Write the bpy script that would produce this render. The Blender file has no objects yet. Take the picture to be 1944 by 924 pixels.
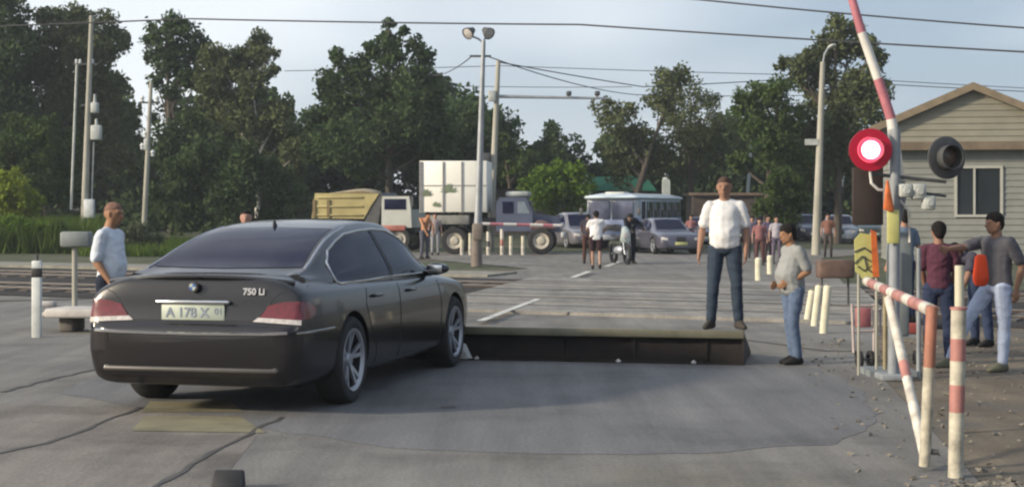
import bpy, bmesh, math, random
import numpy as np
from mathutils import Vector, Matrix, Euler
from mathutils.bvhtree import BVHTree
from mathutils import noise as mnoise
R = math.radians
random.seed(7); np.random.seed(7)
scene = bpy.context.scene
COL = scene.collection

# ------------------------------------------------------------------ camera, world, sun, exposure
F, CX, HY, CH = 3000.0, 972.0, 400.0, 1.62        # focal length in photo pixels, centre column, horizon row, lens height (m)
cd = bpy.data.cameras.new('camera'); cam = bpy.data.objects.new('camera', cd); COL.objects.link(cam)
cd.sensor_width = 36; cd.lens = 36 * F / 1944; cd.shift_y = -(462 - HY) / 1944
cd.clip_start = 0.1; cd.clip_end = 3000
cam.location = (0, 0, CH); cam.rotation_euler = (R(90), 0, 0)
scene.camera = cam

SUN_EL, SUN_AZ = R(20), R(-112)       # azimuth from +Y, clockwise: the sun stands to the left and a little behind
world = bpy.data.worlds.new("World"); scene.world = world; world.use_nodes = True
nt = world.node_tree; nt.nodes.clear()
wo = nt.nodes.new('ShaderNodeOutputWorld'); bg = nt.nodes.new('ShaderNodeBackground')
sky = nt.nodes.new('ShaderNodeTexSky'); sky.sky_type = 'NISHITA'; sky.sun_disc = False
sky.sun_elevation = SUN_EL; sky.sun_rotation = SUN_AZ; sky.air_density = 1.0; sky.dust_density = 1.5
tc = nt.nodes.new('ShaderNodeTexCoord'); mp = nt.nodes.new('ShaderNodeMapping'); mp.inputs['Scale'].default_value = (1, 1, 3.2)
n1 = nt.nodes.new('ShaderNodeTexNoise'); n1.inputs['Scale'].default_value = 2.8; n1.inputs['Detail'].default_value = 3; n1.inputs['Roughness'].default_value = .45
cr = nt.nodes.new('ShaderNodeValToRGB'); cr.color_ramp.elements[0].position = .30; cr.color_ramp.elements[1].position = .72
cr.color_ramp.elements[0].color = (1.9, 2.35, 3.0, 1); cr.color_ramp.elements[1].color = (5.1, 5.3, 5.6, 1)
# brighter cloud towards the sun's side
sx = nt.nodes.new('ShaderNodeSeparateXYZ'); mr = nt.nodes.new('ShaderNodeMapRange')
mr.inputs['From Min'].default_value = .38; mr.inputs['From Max'].default_value = -.45; mr.inputs['To Min'].default_value = -.25; mr.inputs['To Max'].default_value = .38
ad = nt.nodes.new('ShaderNodeMath'); ad.operation = 'ADD'
mx = nt.nodes.new('ShaderNodeMixRGB'); mx.inputs['Fac'].default_value = .82
L = nt.links.new
L(tc.outputs['Generated'], mp.inputs['Vector']); L(mp.outputs['Vector'], n1.inputs['Vector'])
L(tc.outputs['Generated'], sx.inputs[0]); L(sx.outputs['X'], mr.inputs['Value'])
L(n1.outputs['Fac'], ad.inputs[0]); L(mr.outputs['Result'], ad.inputs[1]); L(ad.outputs[0], cr.inputs['Fac'])
L(sky.outputs['Color'], mx.inputs['Color1']); L(cr.outputs['Color'], mx.inputs['Color2'])
L(mx.outputs['Color'], bg.inputs['Color']); bg.inputs['Strength'].default_value = .115
L(bg.outputs['Background'], wo.inputs['Surface'])
sd = bpy.data.lights.new('sun', 'SUN'); sd.energy = 2.9; sd.angle = R(5.0); sd.color = (1.0, .86, .66)
sun = bpy.data.objects.new('sun', sd); COL.objects.link(sun)
sdir = Vector((math.sin(SUN_AZ) * math.cos(SUN_EL), math.cos(SUN_AZ) * math.cos(SUN_EL), math.sin(SUN_EL)))
sun.rotation_euler = sdir.to_track_quat('Z', 'Y').to_euler(); sun.location = sdir * 60
scene.view_settings.view_transform = 'Standard'; scene.view_settings.look = 'None'
scene.view_settings.exposure = 0.82; scene.view_settings.gamma = 1; scene.view_settings.use_curve_mapping = False
scene.render.engine = 'CYCLES'
scene.cycles.pixel_filter_type = 'BLACKMAN_HARRIS'; scene.cycles.filter_width = 2.3

# ------------------------------------------------------------------ helpers
def W(px, py, Y):            # the point of the place that stands at depth Y on a line of sight
    return Vector(((px - CX) / F * Y, Y, CH - (py - HY) / F * Y))
def G(px, py):               # ground point
    Y = CH * F / (py - HY)
    return Vector(((px - CX) / F * Y, Y, 0))

_m = {}
def mat(name, col, rough=.7, var=.25, scale=6., bump=0., metal=0., coat=0., col2=None, emit=None, spec=.5, detail=4, stretch=None, bscale=None):
    if name in _m: return _m[name]
    m = bpy.data.materials.new(name); m.use_nodes = True; t = m.node_tree; b = t.nodes['Principled BSDF']
    b.inputs['Roughness'].default_value = rough; b.inputs['Metallic'].default_value = metal
    b.inputs['Coat Weight'].default_value = coat; b.inputs['Specular IOR Level'].default_value = spec
    co = t.nodes.new('ShaderNodeTexCoord'); ma = t.nodes.new('ShaderNodeMapping')
    if stretch: ma.inputs['Scale'].default_value = stretch
    t.links.new(co.outputs['Object'], ma.inputs['Vector'])
    no = t.nodes.new('ShaderNodeTexNoise'); no.inputs['Scale'].default_value = scale; no.inputs['Detail'].default_value = detail; no.inputs['Roughness'].default_value = .6
    t.links.new(ma.outputs['Vector'], no.inputs['Vector'])
    rp = t.nodes.new('ShaderNodeValToRGB'); rp.color_ramp.elements[0].position = .3; rp.color_ramp.elements[1].position = .7
    c = np.array(col[:3]); c2 = np.array(col2[:3]) if col2 else c * (1 + var)
    c1 = c if col2 else c * (1 - var)
    rp.color_ramp.elements[0].color = (*c1, 1); rp.color_ramp.elements[1].color = (*np.minimum(c2, 1), 1)
    t.links.new(no.outputs['Fac'], rp.inputs['Fac']); t.links.new(rp.outputs['Color'], b.inputs['Base Color'])
    if bump:
        n2 = t.nodes.new('ShaderNodeTexNoise'); n2.inputs['Scale'].default_value = bscale or scale * 6; n2.inputs['Detail'].default_value = 5
        t.links.new(ma.outputs['Vector'], n2.inputs['Vector'])
        bp = t.nodes.new('ShaderNodeBump'); bp.inputs['Strength'].default_value = bump; bp.inputs['Distance'].default_value = .02
        t.links.new(n2.outputs['Fac'], bp.inputs['Height']); t.links.new(bp.outputs['Normal'], b.inputs['Normal'])
    if emit:
        b.inputs['Emission Color'].default_value = (*emit[0], 1); b.inputs['Emission Strength'].default_value = emit[1]
    _m[name] = m; return m

class MB:
    def __init__(s): s.v = []; s.f = []; s.mi = []; s.M = Matrix.Identity(4); s.cur = 0
    def add(s, vs, fs):
        o = len(s.v); s.v += [tuple(s.M @ Vector(v)) for v in vs]
        for f in fs: s.f.append([i + o for i in f]); s.mi.append(s.cur)
        return s
    def box(s, c, d, rot=None, bev=0.):
        c = Vector(c); Rm = Euler(rot).to_matrix() if rot else Matrix.Identity(3)
        hx, hy, hz = [k / 2 for k in d]
        if bev <= 0:
            vs = [c + Rm @ Vector((x * hx, y * hy, z * hz)) for z in (-1, 1) for y in (-1, 1) for x in (-1, 1)]
            return s.add(vs, [(0, 2, 3, 1), (4, 5, 7, 6), (0, 1, 5, 4), (2, 6, 7, 3), (0, 4, 6, 2), (1, 3, 7, 5)])
        b = min(bev, hx * .95, hy * .95, hz * .95); pts = []
        for z in (-1, 1):
            for y in (-1, 1):
                for x in (-1, 1):
                    for (a, e, g) in ((0, 1, 1), (1, 0, 1), (1, 1, 0), (.35, .35, 1), (.35, 1, .35), (1, .35, .35)):
                        pts.append(c + Rm @ Vector((x * (hx - b * a), y * (hy - b * e), z * (hz - b * g))))
        return s.hullpts(pts)
    def hullpts(s, pts):
        bm = bmesh.new()
        for p in pts: bm.verts.new(p)
        r = bmesh.ops.convex_hull(bm, input=bm.verts[:])
        used = set(); 
        for f in bm.faces: used.update(f.verts)
        vs = [v for v in bm.verts if v in used]; ix = {v: i for i, v in enumerate(vs)}
        s.add([v.co.copy() for v in vs], [[ix[v] for v in f.verts] for f in bm.faces]); bm.free(); return s
    def hull(s, parts, n=10):        # parts: (centre, (rx,ry,rz)) ellipsoids
        pts = []
        for c, r in parts:
            if not hasattr(r, '__len__'): r = (r, r, r)
            for i in range(1, n // 2 + 1):
                th = math.pi * (i - .5) / (n // 2)
                for j in range(n):
                    ph = 2 * math.pi * j / n
                    pts.append(Vector(c) + Vector((r[0] * math.sin(th) * math.cos(ph), r[1] * math.sin(th) * math.sin(ph), r[2] * math.cos(th))))
            pts += [Vector(c) + Vector((0, 0, r[2])), Vector(c) - Vector((0, 0, r[2]))]
        return s.hullpts(pts)
    def cyl(s, p0, p1, r0, r1=None, n=12, cap=True):
        r1 = r0 if r1 is None else r1; p0 = Vector(p0); p1 = Vector(p1); d = (p1 - p0).normalized()
        a = d.orthogonal().normalized(); b = d.cross(a); vs = []
        for p, r in ((p0, r0), (p1, r1)):
            vs += [p + (a * math.cos(2 * math.pi * i / n) + b * math.sin(2 * math.pi * i / n)) * r for i in range(n)]
        fs = [(i, (i + 1) % n, n + (i + 1) % n, n + i) for i in range(n)]
        if cap: fs += [list(range(n))[::-1], list(range(n, 2 * n))]
        return s.add(vs, fs)
    def tube(s, path, r, n=8, closed=False):
        P = [Vector(p) for p in path]; m = len(P); rs = r if hasattr(r, '__len__') else [r] * m
        up = Vector((0, 0, 1)); vs = []
        for i, p in enumerate(P):
            a = P[(i - 1) % m] if closed or i > 0 else P[i]; b = P[(i + 1) % m] if closed or i < m - 1 else P[i]
            d = (b - a).normalized(); u = up - d * up.dot(d)
            if u.length < .05: u = d.orthogonal()
            u.normalize(); w = d.cross(u)
            vs += [p + (u * math.cos(2 * math.pi * k / n) + w * math.sin(2 * math.pi * k / n)) * rs[i] for k in range(n)]
        fs = []
        for i in range(m if closed else m - 1):
            j = (i + 1) % m
            fs += [(i * n + k, i * n + (k + 1) % n, j * n + (k + 1) % n, j * n + k) for k in range(n)]
        if not closed: fs += [list(range(n))[::-1], [(m - 1) * n + k for k in range(n)]]
        return s.add(vs, fs)
    def lathe(s, c, axis, prof, n=32):   # prof: (along, radius)
        c = Vector(c); d = Vector(axis).normalized(); a = d.orthogonal().normalized(); b = d.cross(a); vs = []; m = len(prof)
        for (t, r) in prof:
            vs += [c + d * t + (a * math.cos(2 * math.pi * k / n) + b * math.sin(2 * math.pi * k / n)) * r for k in range(n)]
        fs = [(i * n + k, i * n + (k + 1) % n, (i + 1) * n + (k + 1) % n, (i + 1) * n + k) for i in range(m - 1) for k in range(n)]
        return s.add(vs, fs)
    def grid(s, P, thick=None):   # P[i][j] points
        a, b = len(P), len(P[0]); vs = [p for row in P for p in row]
        fs = [(i * b + j, i * b + j + 1, (i + 1) * b + j + 1, (i + 1) * b + j) for i in range(a - 1) for j in range(b - 1)]
        return s.add(vs, fs)
    def prism(s, poly, y0, y1):   # poly in (x,z), extruded in y
        n = len(poly); vs = [(x, y0, z) for x, z in poly] + [(x, y1, z) for x, z in poly]
        return s.add(vs, [list(range(n)), list(range(n, 2 * n))[::-1]] + [(i, n + i, n + (i + 1) % n, (i + 1) % n) for i in range(n)])
    def prismx(s, poly, x0, x1):  # poly in (y,z), extruded in x
        n = len(poly); vs = [(x0, y, z) for y, z in poly] + [(x1, y, z) for y, z in poly]
        return s.add(vs, [list(range(n))[::-1], list(range(n, 2 * n))] + [(i, (i + 1) % n, n + (i + 1) % n, n + i) for i in range(n)])
    def build(s, name, mats, parent=None, smooth=35, recalc=True):
        me = bpy.data.meshes.new(name); me.from_pydata(s.v, [], s.f)
        if not isinstance(mats, (list, tuple)): mats = [mats]
        for m in mats: me.materials.append(m)
        me.polygons.foreach_set('material_index', s.mi)
        if recalc:
            bm = bmesh.new(); bm.from_mesh(me); bmesh.ops.recalc_face_normals(bm, faces=bm.faces[:]); bm.to_mesh(me); bm.free()
        if smooth:
            me.polygons.foreach_set('use_smooth', [True] * len(me.polygons)); me.set_sharp_from_angle(angle=R(smooth))
        me.update(); o = bpy.data.objects.new(name, me); COL.objects.link(o)
        if parent: o.parent = parent
        return o

def tag(o, label=None, cat=None, group=None, kind=None):
    if label: o['label'] = label
    if cat: o['category'] = cat
    if group: o['group'] = group
    if kind: o['kind'] = kind
    return o
def thing(name, label, cat, loc=(0, 0, 0), rz=0., group=None, scale=1.):
    o = bpy.data.objects.new(name, None); COL.objects.link(o); o.location = loc; o.rotation_euler = (0, 0, rz)
    o.scale = (scale,) * 3; o.empty_display_size = .2
    return tag(o, label, cat, group)
def struct(o): o['kind'] = 'structure'; return o
def copy_tree(o, label=None, loc=None, rz=None, scale=None):
    c = o.copy(); COL.objects.link(c)
    if label: c['label'] = label
    if loc is not None: c.location = loc
    if rz is not None: c.rotation_euler = (0, 0, rz)
    if scale is not None: c.scale = (scale,) * 3
    for ch in list(o.children):
        d = ch.copy(); COL.objects.link(d); d.parent = c
        for g in list(ch.children):
            e = g.copy(); COL.objects.link(e); e.parent = d
    return c
def remesh(mb, name, m, parent, vox, smooth=2, fold=0.):
    o = mb.build(name, m, None, smooth=0)
    a = o.modifiers.new('r', 'REMESH'); a.mode = 'VOXEL'; a.voxel_size = vox
    b = o.modifiers.new('s', 'SMOOTH'); b.iterations = smooth; b.factor = .6
    dg = bpy.context.evaluated_depsgraph_get(); me = bpy.data.meshes.new_from_object(o.evaluated_get(dg), depsgraph=dg)
    old = o.data; o.modifiers.clear(); o.data = me; bpy.data.meshes.remove(old)
    if fold:
        me.update(); off = Vector((random.uniform(0, 50), 0, 0)); nn = [v.normal.copy() for v in me.vertices]
        for v, q in zip(me.vertices, nn):
            c = v.co; a = mnoise.noise(Vector((c.x * 7, c.y * 7, c.z * 11 + 4 * c.x)) + off); b2 = mnoise.noise(Vector((c.x * 18, c.y * 18, c.z * 20)) + off)
            v.co = c + q * fold * ((1 - 2.4 * abs(a)) * .7 + b2 * .35)
    me.polygons.foreach_set('use_smooth', [True] * len(me.polygons)); o.parent = parent
    return o
def text_mesh(body, size, name, m, parent, loc, rot, depth=.002, bold=0., align='CENTER'):
    cu = bpy.data.curves.new(name, 'FONT'); cu.body = body; cu.size = size; cu.extrude = depth; cu.offset = bold
    cu.align_x = align; cu.align_y = 'CENTER'
    t = bpy.data.objects.new(name, cu); COL.objects.link(t); dg = bpy.context.evaluated_depsgraph_get()
    me = bpy.data.meshes.new_from_object(t.evaluated_get(dg), depsgraph=dg); bpy.data.objects.remove(t)
    me.materials.clear(); me.materials.append(m); o = bpy.data.objects.new(name, me); COL.objects.link(o)
    o.location = loc; o.rotation_euler = rot; o.parent = parent; return o
# ------------------------------------------------------------------ the setting
def ground_mat(name, a, b, scale, bump, rough=.9, c3=None, s3=.12, stain=None, bs=40):
    m = bpy.data.materials.new(name); m.use_nodes = True; t = m.node_tree; p = t.nodes['Principled BSDF']; p.inputs['Roughness'].default_value = rough
    p.inputs['Specular IOR Level'].default_value = .35
    co = t.nodes.new('ShaderNodeTexCoord')
    def noise(sc, det=6, ro=.6):
        n = t.nodes.new('ShaderNodeTexNoise'); n.inputs['Scale'].default_value = sc; n.inputs['Detail'].default_value = det; n.inputs['Roughness'].default_value = ro
        t.links.new(co.outputs['Object'], n.inputs['Vector']); return n
    def ramp(n, p0, p1, c0, c1):
        r = t.nodes.new('ShaderNodeValToRGB'); r.color_ramp.elements[0].position = p0; r.color_ramp.elements[1].position = p1
        r.color_ramp.elements[0].color = (*c0, 1); r.color_ramp.elements[1].color = (*c1, 1); t.links.new(n.outputs['Fac'], r.inputs['Fac']); return r
    r1 = ramp(noise(scale), .32, .68, a, b); out = r1
    if c3:
        f = ramp(noise(s3, 5, .65), .48, .6, (0, 0, 0), (1, 1, 1)); x = t.nodes.new('ShaderNodeMixRGB')
        t.links.new(f.outputs['Color'], x.inputs['Fac']); t.links.new(out.outputs['Color'], x.inputs['Color1']); x.inputs['Color2'].default_value = (*c3, 1); out = x
    f = ramp(noise(35, 4, .7), .35, .65, (.72, .72, .72), (1.22, 1.22, 1.22)); x = t.nodes.new('ShaderNodeMixRGB'); x.blend_type = 'MULTIPLY'; x.inputs['Fac'].default_value = .8
    t.links.new(out.outputs['Color'], x.inputs['Color1']); t.links.new(f.outputs['Color'], x.inputs['Color2']); out = x
    if stain:
        f = ramp(noise(stain, 5, .6), .50, .70, (1, 1, 1), (.6, .6, .61)); x = t.nodes.new('ShaderNodeMixRGB'); x.blend_type = 'MULTIPLY'; x.inputs['Fac'].default_value = .8
        t.links.new(out.outputs['Color'], x.inputs['Color1']); t.links.new(f.outputs['Color'], x.inputs['Color2']); out = x
    t.links.new(out.outputs['Color'], p.inputs['Base Color'])
    mp2 = t.nodes.new('ShaderNodeMapping'); mp2.inputs['Rotation'].default_value = (0, 0, R(9)); mp2.inputs['Scale'].default_value = (2.2, .16, 1); t.links.new(co.outputs['Object'], mp2.inputs['Vector'])
    n3 = noise(1.3, 5, .65); t.links.new(mp2.outputs['Vector'], n3.inputs['Vector']); f = ramp(n3, .35, .65, (.74, .74, .75), (1.16, 1.15, 1.13)); x = t.nodes.new('ShaderNodeMixRGB'); x.blend_type = 'MULTIPLY'; x.inputs['Fac'].default_value = .75
    for lk in list(p.inputs['Base Color'].links): t.links.remove(lk)
    t.links.new(out.outputs['Color'], x.inputs['Color1']); t.links.new(f.outputs['Color'], x.inputs['Color2']); t.links.new(x.outputs['Color'], p.inputs['Base Color'])
    nb = noise(bs, 6, .7); bp = t.nodes.new('ShaderNodeBump'); bp.inputs['Strength'].default_value = bump; bp.inputs['Distance'].default_value = .03
    t.links.new(nb.outputs['Fac'], bp.inputs['Height']); t.links.new(bp.outputs['Normal'], p.inputs['Normal'])
    return m
def sheet(name, poly, z, m, thick=None):
    b = MB(); n = len(poly)
    if thick: b.add([(x, y, z) for x, y in poly] + [(x, y, z - thick) for x, y in poly], [list(range(n)), list(range(n, 2 * n))[::-1]] + [(i, i + n, (i + 1) % n + n, (i + 1) % n) for i in range(n)])
    else: b.add([(x, y, z) for x, y in poly], [list(range(n))])
    return struct(b.build(name, m, smooth=0))
g_dirt = ground_mat('dirt', (.11, .09, .066), (.20, .165, .12), .9, .5, c3=(.10, .095, .085), s3=.35)
g_asph = ground_mat('old_asphalt', (.155, .151, .145), (.215, .208, .195), .5, .35, c3=(.175, .165, .145), s3=.3, stain=.9)
g_bluish = ground_mat('bluish_asphalt', (.132, .136, .144), (.168, .170, .175), .45, .3, stain=.5)
g_deck = ground_mat('crossing_asphalt', (.235, .224, .205), (.30, .287, .262), .6, .35, c3=(.20, .193, .18), s3=.5, stain=1.2)
g_bal = ground_mat('ballast', (.016, .013, .012), (.042, .036, .032), 9, 1., bs=14)
g_path = ground_mat('path', (.2, .195, .17), (.27, .26, .22), .8, .3)
g_conc = ground_mat('concrete_slabs', (.178, .163, .147), (.24, .221, .20), .7, .35, c3=(.145, .133, .12), s3=.5, stain=.8)

# terrain sheet: dirt near, grass far, gently uneven
tb = MB(); nx, ny = 90, 90
xs = np.sign(np.linspace(-1, 1, nx)) * np.abs(np.linspace(-1, 1, nx)) ** 2.2 * 900
ys = -60 + np.linspace(0, 1, ny) ** 2.4 * 1500
tb.grid([[(x, y, -.02 + (0 if y < 62 else min(1.2, (y - 62) * .012) * (1 if x < 12 else .3)) - (.35 if y < -15 else 0)) for x in xs] for y in ys])
gm = ground_mat('ground_soil_grass', (.05, .065, .03), (.085, .095, .05), .5, .6, c3=(.11, .1, .075), s3=.18)
struct(tb.build('ground', gm, smooth=60))
RD = Vector((math.sin(R(9)), math.cos(R(9)), 0)); RN = Vector((RD.y, -RD.x, 0))      # road direction and its right-hand side
def road_pt(u, v): p = RD * v + RN * u; return (p.x, p.y)
# near apron: asphalt around camera; dirt verge right
sheet('dirt_verge', [(3.0, -5), (40, -5), (40, 24), (14, 27), (5.4, 27.5), (4.3, 22), (3.3, 17), (2.1, 10), (2.0, 5)], -.004, g_dirt)
sheet('road', [road_pt(*p) for p in ((-9, -8), (2.0, -8), (1.3, 9), (1.15, 16), (1.5, 22), (1.8, 36), (2.0, 55), (9, 75), (60, 82), (60, 95), (-60, 95), (-60, 68), (-16, 60), (-6.5, 44), (-8, 27), (-30, 30), (-30, 4))], .0, g_asph)
sheet('concrete_apron', [(-12, 4), (-1.05, 4), (-1.75, 9.6), (-1.9, 12.6), (-12, 15.5)], .0012, g_conc)
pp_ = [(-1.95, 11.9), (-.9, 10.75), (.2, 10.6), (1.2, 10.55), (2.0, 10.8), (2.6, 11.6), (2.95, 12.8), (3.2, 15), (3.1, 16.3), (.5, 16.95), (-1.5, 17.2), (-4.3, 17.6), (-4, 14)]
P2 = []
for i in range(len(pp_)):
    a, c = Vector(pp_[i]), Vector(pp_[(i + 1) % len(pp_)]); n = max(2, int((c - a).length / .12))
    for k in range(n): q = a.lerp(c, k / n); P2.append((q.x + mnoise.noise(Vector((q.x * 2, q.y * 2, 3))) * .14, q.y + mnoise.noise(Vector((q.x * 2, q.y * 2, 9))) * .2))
sheet('bluish_area', P2, .0024, g_bluish)  # darker, bluer area of the road with an uneven outline
# crossing deck and rails
TA = R(-27); TD = Vector((math.cos(TA), math.sin(TA), 0)); TN = Vector((-TD.y, TD.x, 0)); T0 = Vector((.5, 31, 0))
def tr(u, v, z=0.): p = T0 + TD * u + TN * v; return (p.x, p.y, z)
sheet('railway_ballast', [tr(-70, -5.2)[:2], tr(70, -5.2)[:2], tr(70, 5.6)[:2], tr(-70, 5.6)[:2]], .004, g_bal)
def road_u(u, v):   # crossing of the road edge line with track offset v
    a, b = road_pt(u, 0), road_pt(u, 60)
    p = Vector((*a, 0)); d = Vector((b[0] - a[0], b[1] - a[1], 0)); t = ((T0 + TN * v - p).dot(TN)) / d.dot(TN)
    return p + d * t
dk = [road_u(-5.6, -5.6), road_u(1.9, -5.6), road_u(2.0, 5.9), road_u(-5.4, 5.9)]
sheet('crossing_deck', [(p.x, p.y) for p in dk], .05, g_deck, .05)
steel = mat('rail_steel', (.10, .095, .09), .6, .25, 3, metal=.3); rust = mat('rail_rust', (.045, .030, .024), .85, .3, 8)
conc = mat('sleeper_concrete', (.075, .07, .064), .9, .25, 4, .3)
for t_i, v0 in enumerate((-2.7, 2.4)):
    for s_ in (-.76, .76):
        b = MB(); b.cur = 1; b.hullpts([tr(u, v0 + s_ + dv, z) for u in (-65, 65) for dv, z in ((-.07, .008), (.07, .008), (-.03, .045), (.03, .045))])
        b.cur = 0; b.hullpts([tr(u, v0 + s_ + dv, z) for u in (-65, 65) for dv, z in ((-.036, .0455), (.036, .0455), (-.03, .064), (.03, .064))])
        o = b.build('rail', [steel, rust], smooth=0); tag(o, ('nearer' if t_i == 0 else 'farther') + ' track, ' + ('near' if s_ < 0 else 'far') + ' steel rail crossing the road', 'rail', 'steel rails of the level crossing')
        # flange groove strip in the deck
    for u in np.arange(-40, 40, .62):
        q = tr(u, v0)
        if abs(q[0]) > 24 or (dk[3].x - 1 < q[0] < dk[1].x + 1.0 and True): continue
        if not (-16 < q[0] < 16): continue
        b = MB(); b.box((0, 0, .012), (.24, 2.5, .03), bev=.008); o = b.build('sleeper', conc, smooth=0); o.location = (q[0], q[1], 0.0); o.rotation_euler = (0, 0, TA)
        tag(o, ('concrete sleeper of the nearer track, ' if t_i == 0 else 'concrete sleeper of the farther track, ') + ('left of the road' if q[0] < 0 else 'right of the road'), 'sleeper', 'sleepers ' + ('near' if t_i == 0 else 'far') + (' left' if q[0] < 0 else ' right'))
gro = mat('groove', (.03, .028, .026), .9)
for i, v in enumerate((-4.2, -3.4, -2.0, -1.0, .6, 1.7, 3.1, 4.0)):
    a, c = road_u(-5.5, v), road_u(1.92, v); d = (c - a).normalized(); n = Vector((-d.y, d.x, 0)) * (.05 + .03 * (i % 3))
    sheet('deck_joint', [tuple((a - n)[:2]), tuple((c - n)[:2]), tuple((c + n)[:2]), tuple((a + n)[:2])], .054, gro)
# lift the deck by kerb-high steel edge of the path
sheet('path', [tr(-75, 6.4)[:2], tr(-4.5, 6.4)[:2], tr(-4.8, 8.6)[:2], tr(-75, 8.6)[:2]], .05, g_path, .1)
sheet('path', [tr(-60, -8.4)[:2], tr(-7.9, -7.4)[:2], tr(-6.3, -5.5)[:2], tr(-60, -5.5)[:2]], .012, g_asph)
# painted markings
white_p = mat('road_paint', (.5, .5, .47), .8, .35, 5); yel_p = mat('yellow_paint', (.195, .18, .115), .85, .35, 2.2)
def stripe(name, p0, p1, w, m, z):
    a, c = Vector(p0), Vector(p1); d = (c - a).normalized(); n = Vector((-d.y, d.x, 0)) * w / 2
    return sheet(name, [tuple((a - n)[:2]), tuple((c - n)[:2]), tuple((c + n)[:2]), tuple((a + n)[:2])], z, m)
stripe('road_marking', G(912, 616), G(1022, 573), .12, white_p, .058)
stripe('road_marking', G(1086, 531), G(1118, 519), .14, white_p, .058)
stripe('road_marking', G(1150, 506), G(1175, 497), .16, white_p, .008)
y0, y1 = G(262, 812), G(500, 818); y2, y3 = G(470, 764), G(276, 764)
sheet('yellow_marking', [tuple(G(250, 818)[:2]), tuple(G(505, 822)[:2]), tuple(G(455, 790)[:2]), tuple(G(275, 790)[:2])], .005, yel_p)
sheet('yellow_marking', [tuple(G(268, 782)[:2]), tuple(G(462, 782)[:2]), tuple(G(440, 764)[:2]), tuple(G(285, 762)[:2])], .005, yel_p)
crack = mat('tar', (.062, .058, .055), .7, .3, 3)
def crackline(pts, w, z=.006):
    b = MB(); P = []
    for i in range(len(pts) - 1):
        a, c = G(*pts[i]), G(*pts[i + 1]); n = 7
        for k in range(n + (1 if i == len(pts) - 2 else 0)): P.append(a.lerp(c, k / n) + Vector((random.uniform(-.03, .03), random.uniform(-.05, .05), 0)))
    rows = []
    for i, p in enumerate(P):
        d = (P[min(i + 1, len(P) - 1)] - P[max(i - 1, 0)]).normalized(); n = Vector((-d.y, d.x, 0)) * w * random.uniform(.5, 1.2)
        rows.append([(p.x - n.x, p.y - n.y, z), (p.x + n.x, p.y + n.y, z)])
    b.grid(rows); return struct(b.build('road_crack', crack, smooth=0, recalc=True))
crackline([(270, 772), (150, 822), (0, 862)], .026); crackline([(535, 792), (420, 850), (270, 935)], .026)
crackline([(0, 745), (90, 722), (180, 700)], .035)
crackline([(1380, 640), (1560, 665), (1640, 668)], .04, .006); 
crackline([(880, 600), (1100, 598), (1330, 596)], .03, .056); crackline([(1050, 555), (1200, 552), (1340, 556)], .05, .056)
for (px, py, s) in ((850, 772, .06),):
    c = G(px, py); sheet('oil_stain', [(c.x + s * math.cos(a) * random.uniform(.8, 1.4), c.y + s * 1.6 * math.sin(a) * random.uniform(.6, 1.2)) for a in np.linspace(0, 2 * math.pi, 12)[:-1]], .007, crack)

# loose stones on the right verge: nobody could count them
b = MB()
for k in range(1500):
    if k < 950: x = random.uniform(2.0, 7); y = random.uniform(8.5, 20)
    else: x = random.gauss(2.85, .16); y = random.gauss(9.15, .12)
    if x < 2.0 + (y - 9) * .14: continue
    s = random.uniform(.008, .03) if k < 950 else random.uniform(.012, .035); a = random.random() * 6; q = [Vector((random.uniform(-1, 1), random.uniform(-1, 1), random.uniform(-.4, .9))) * s for _ in range(7)]
    b.hullpts([Vector((x, y, s * .2)) + v for v in q])
tag(b.build('gravel', mat('stone', (.17, .155, .13), .9, .4, 40), smooth=0), 'loose stones and rubble strewn over the dirt verge by the striped gate', 'gravel', kind='stuff')
# weeds
def blades(name, fn, n, h, mats, label, cat='grass', w=.02):
    V = np.zeros((n * 3, 3)); 
    for i in range(n):
        x, y, z = fn(); a = random.random() * 6.28; hh = h * random.uniform(.15, 1.2); dx, dy = math.cos(a) * w, math.sin(a) * w
        V[i * 3] = (x - dx, y - dy, z); V[i * 3 + 1] = (x + dx, y + dy, z); V[i * 3 + 2] = (x + random.gauss(0, .25) * hh, y + random.gauss(0, .25) * hh, z + hh)
    me = bpy.data.meshes.new(name); me.vertices.add(n * 3); me.vertices.foreach_set('co', V.ravel()); me.loops.add(n * 3); me.loops.foreach_set('vertex_index', np.arange(n * 3))
    me.polygons.add(n); me.polygons.foreach_set('loop_start', np.arange(n) * 3); me.polygons.foreach_set('loop_total', np.full(n, 3)); me.update(); me.materials.append(mats)
    o = bpy.data.objects.new(name, me); COL.objects.link(o); return tag(o, label, cat, kind='stuff')
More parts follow.
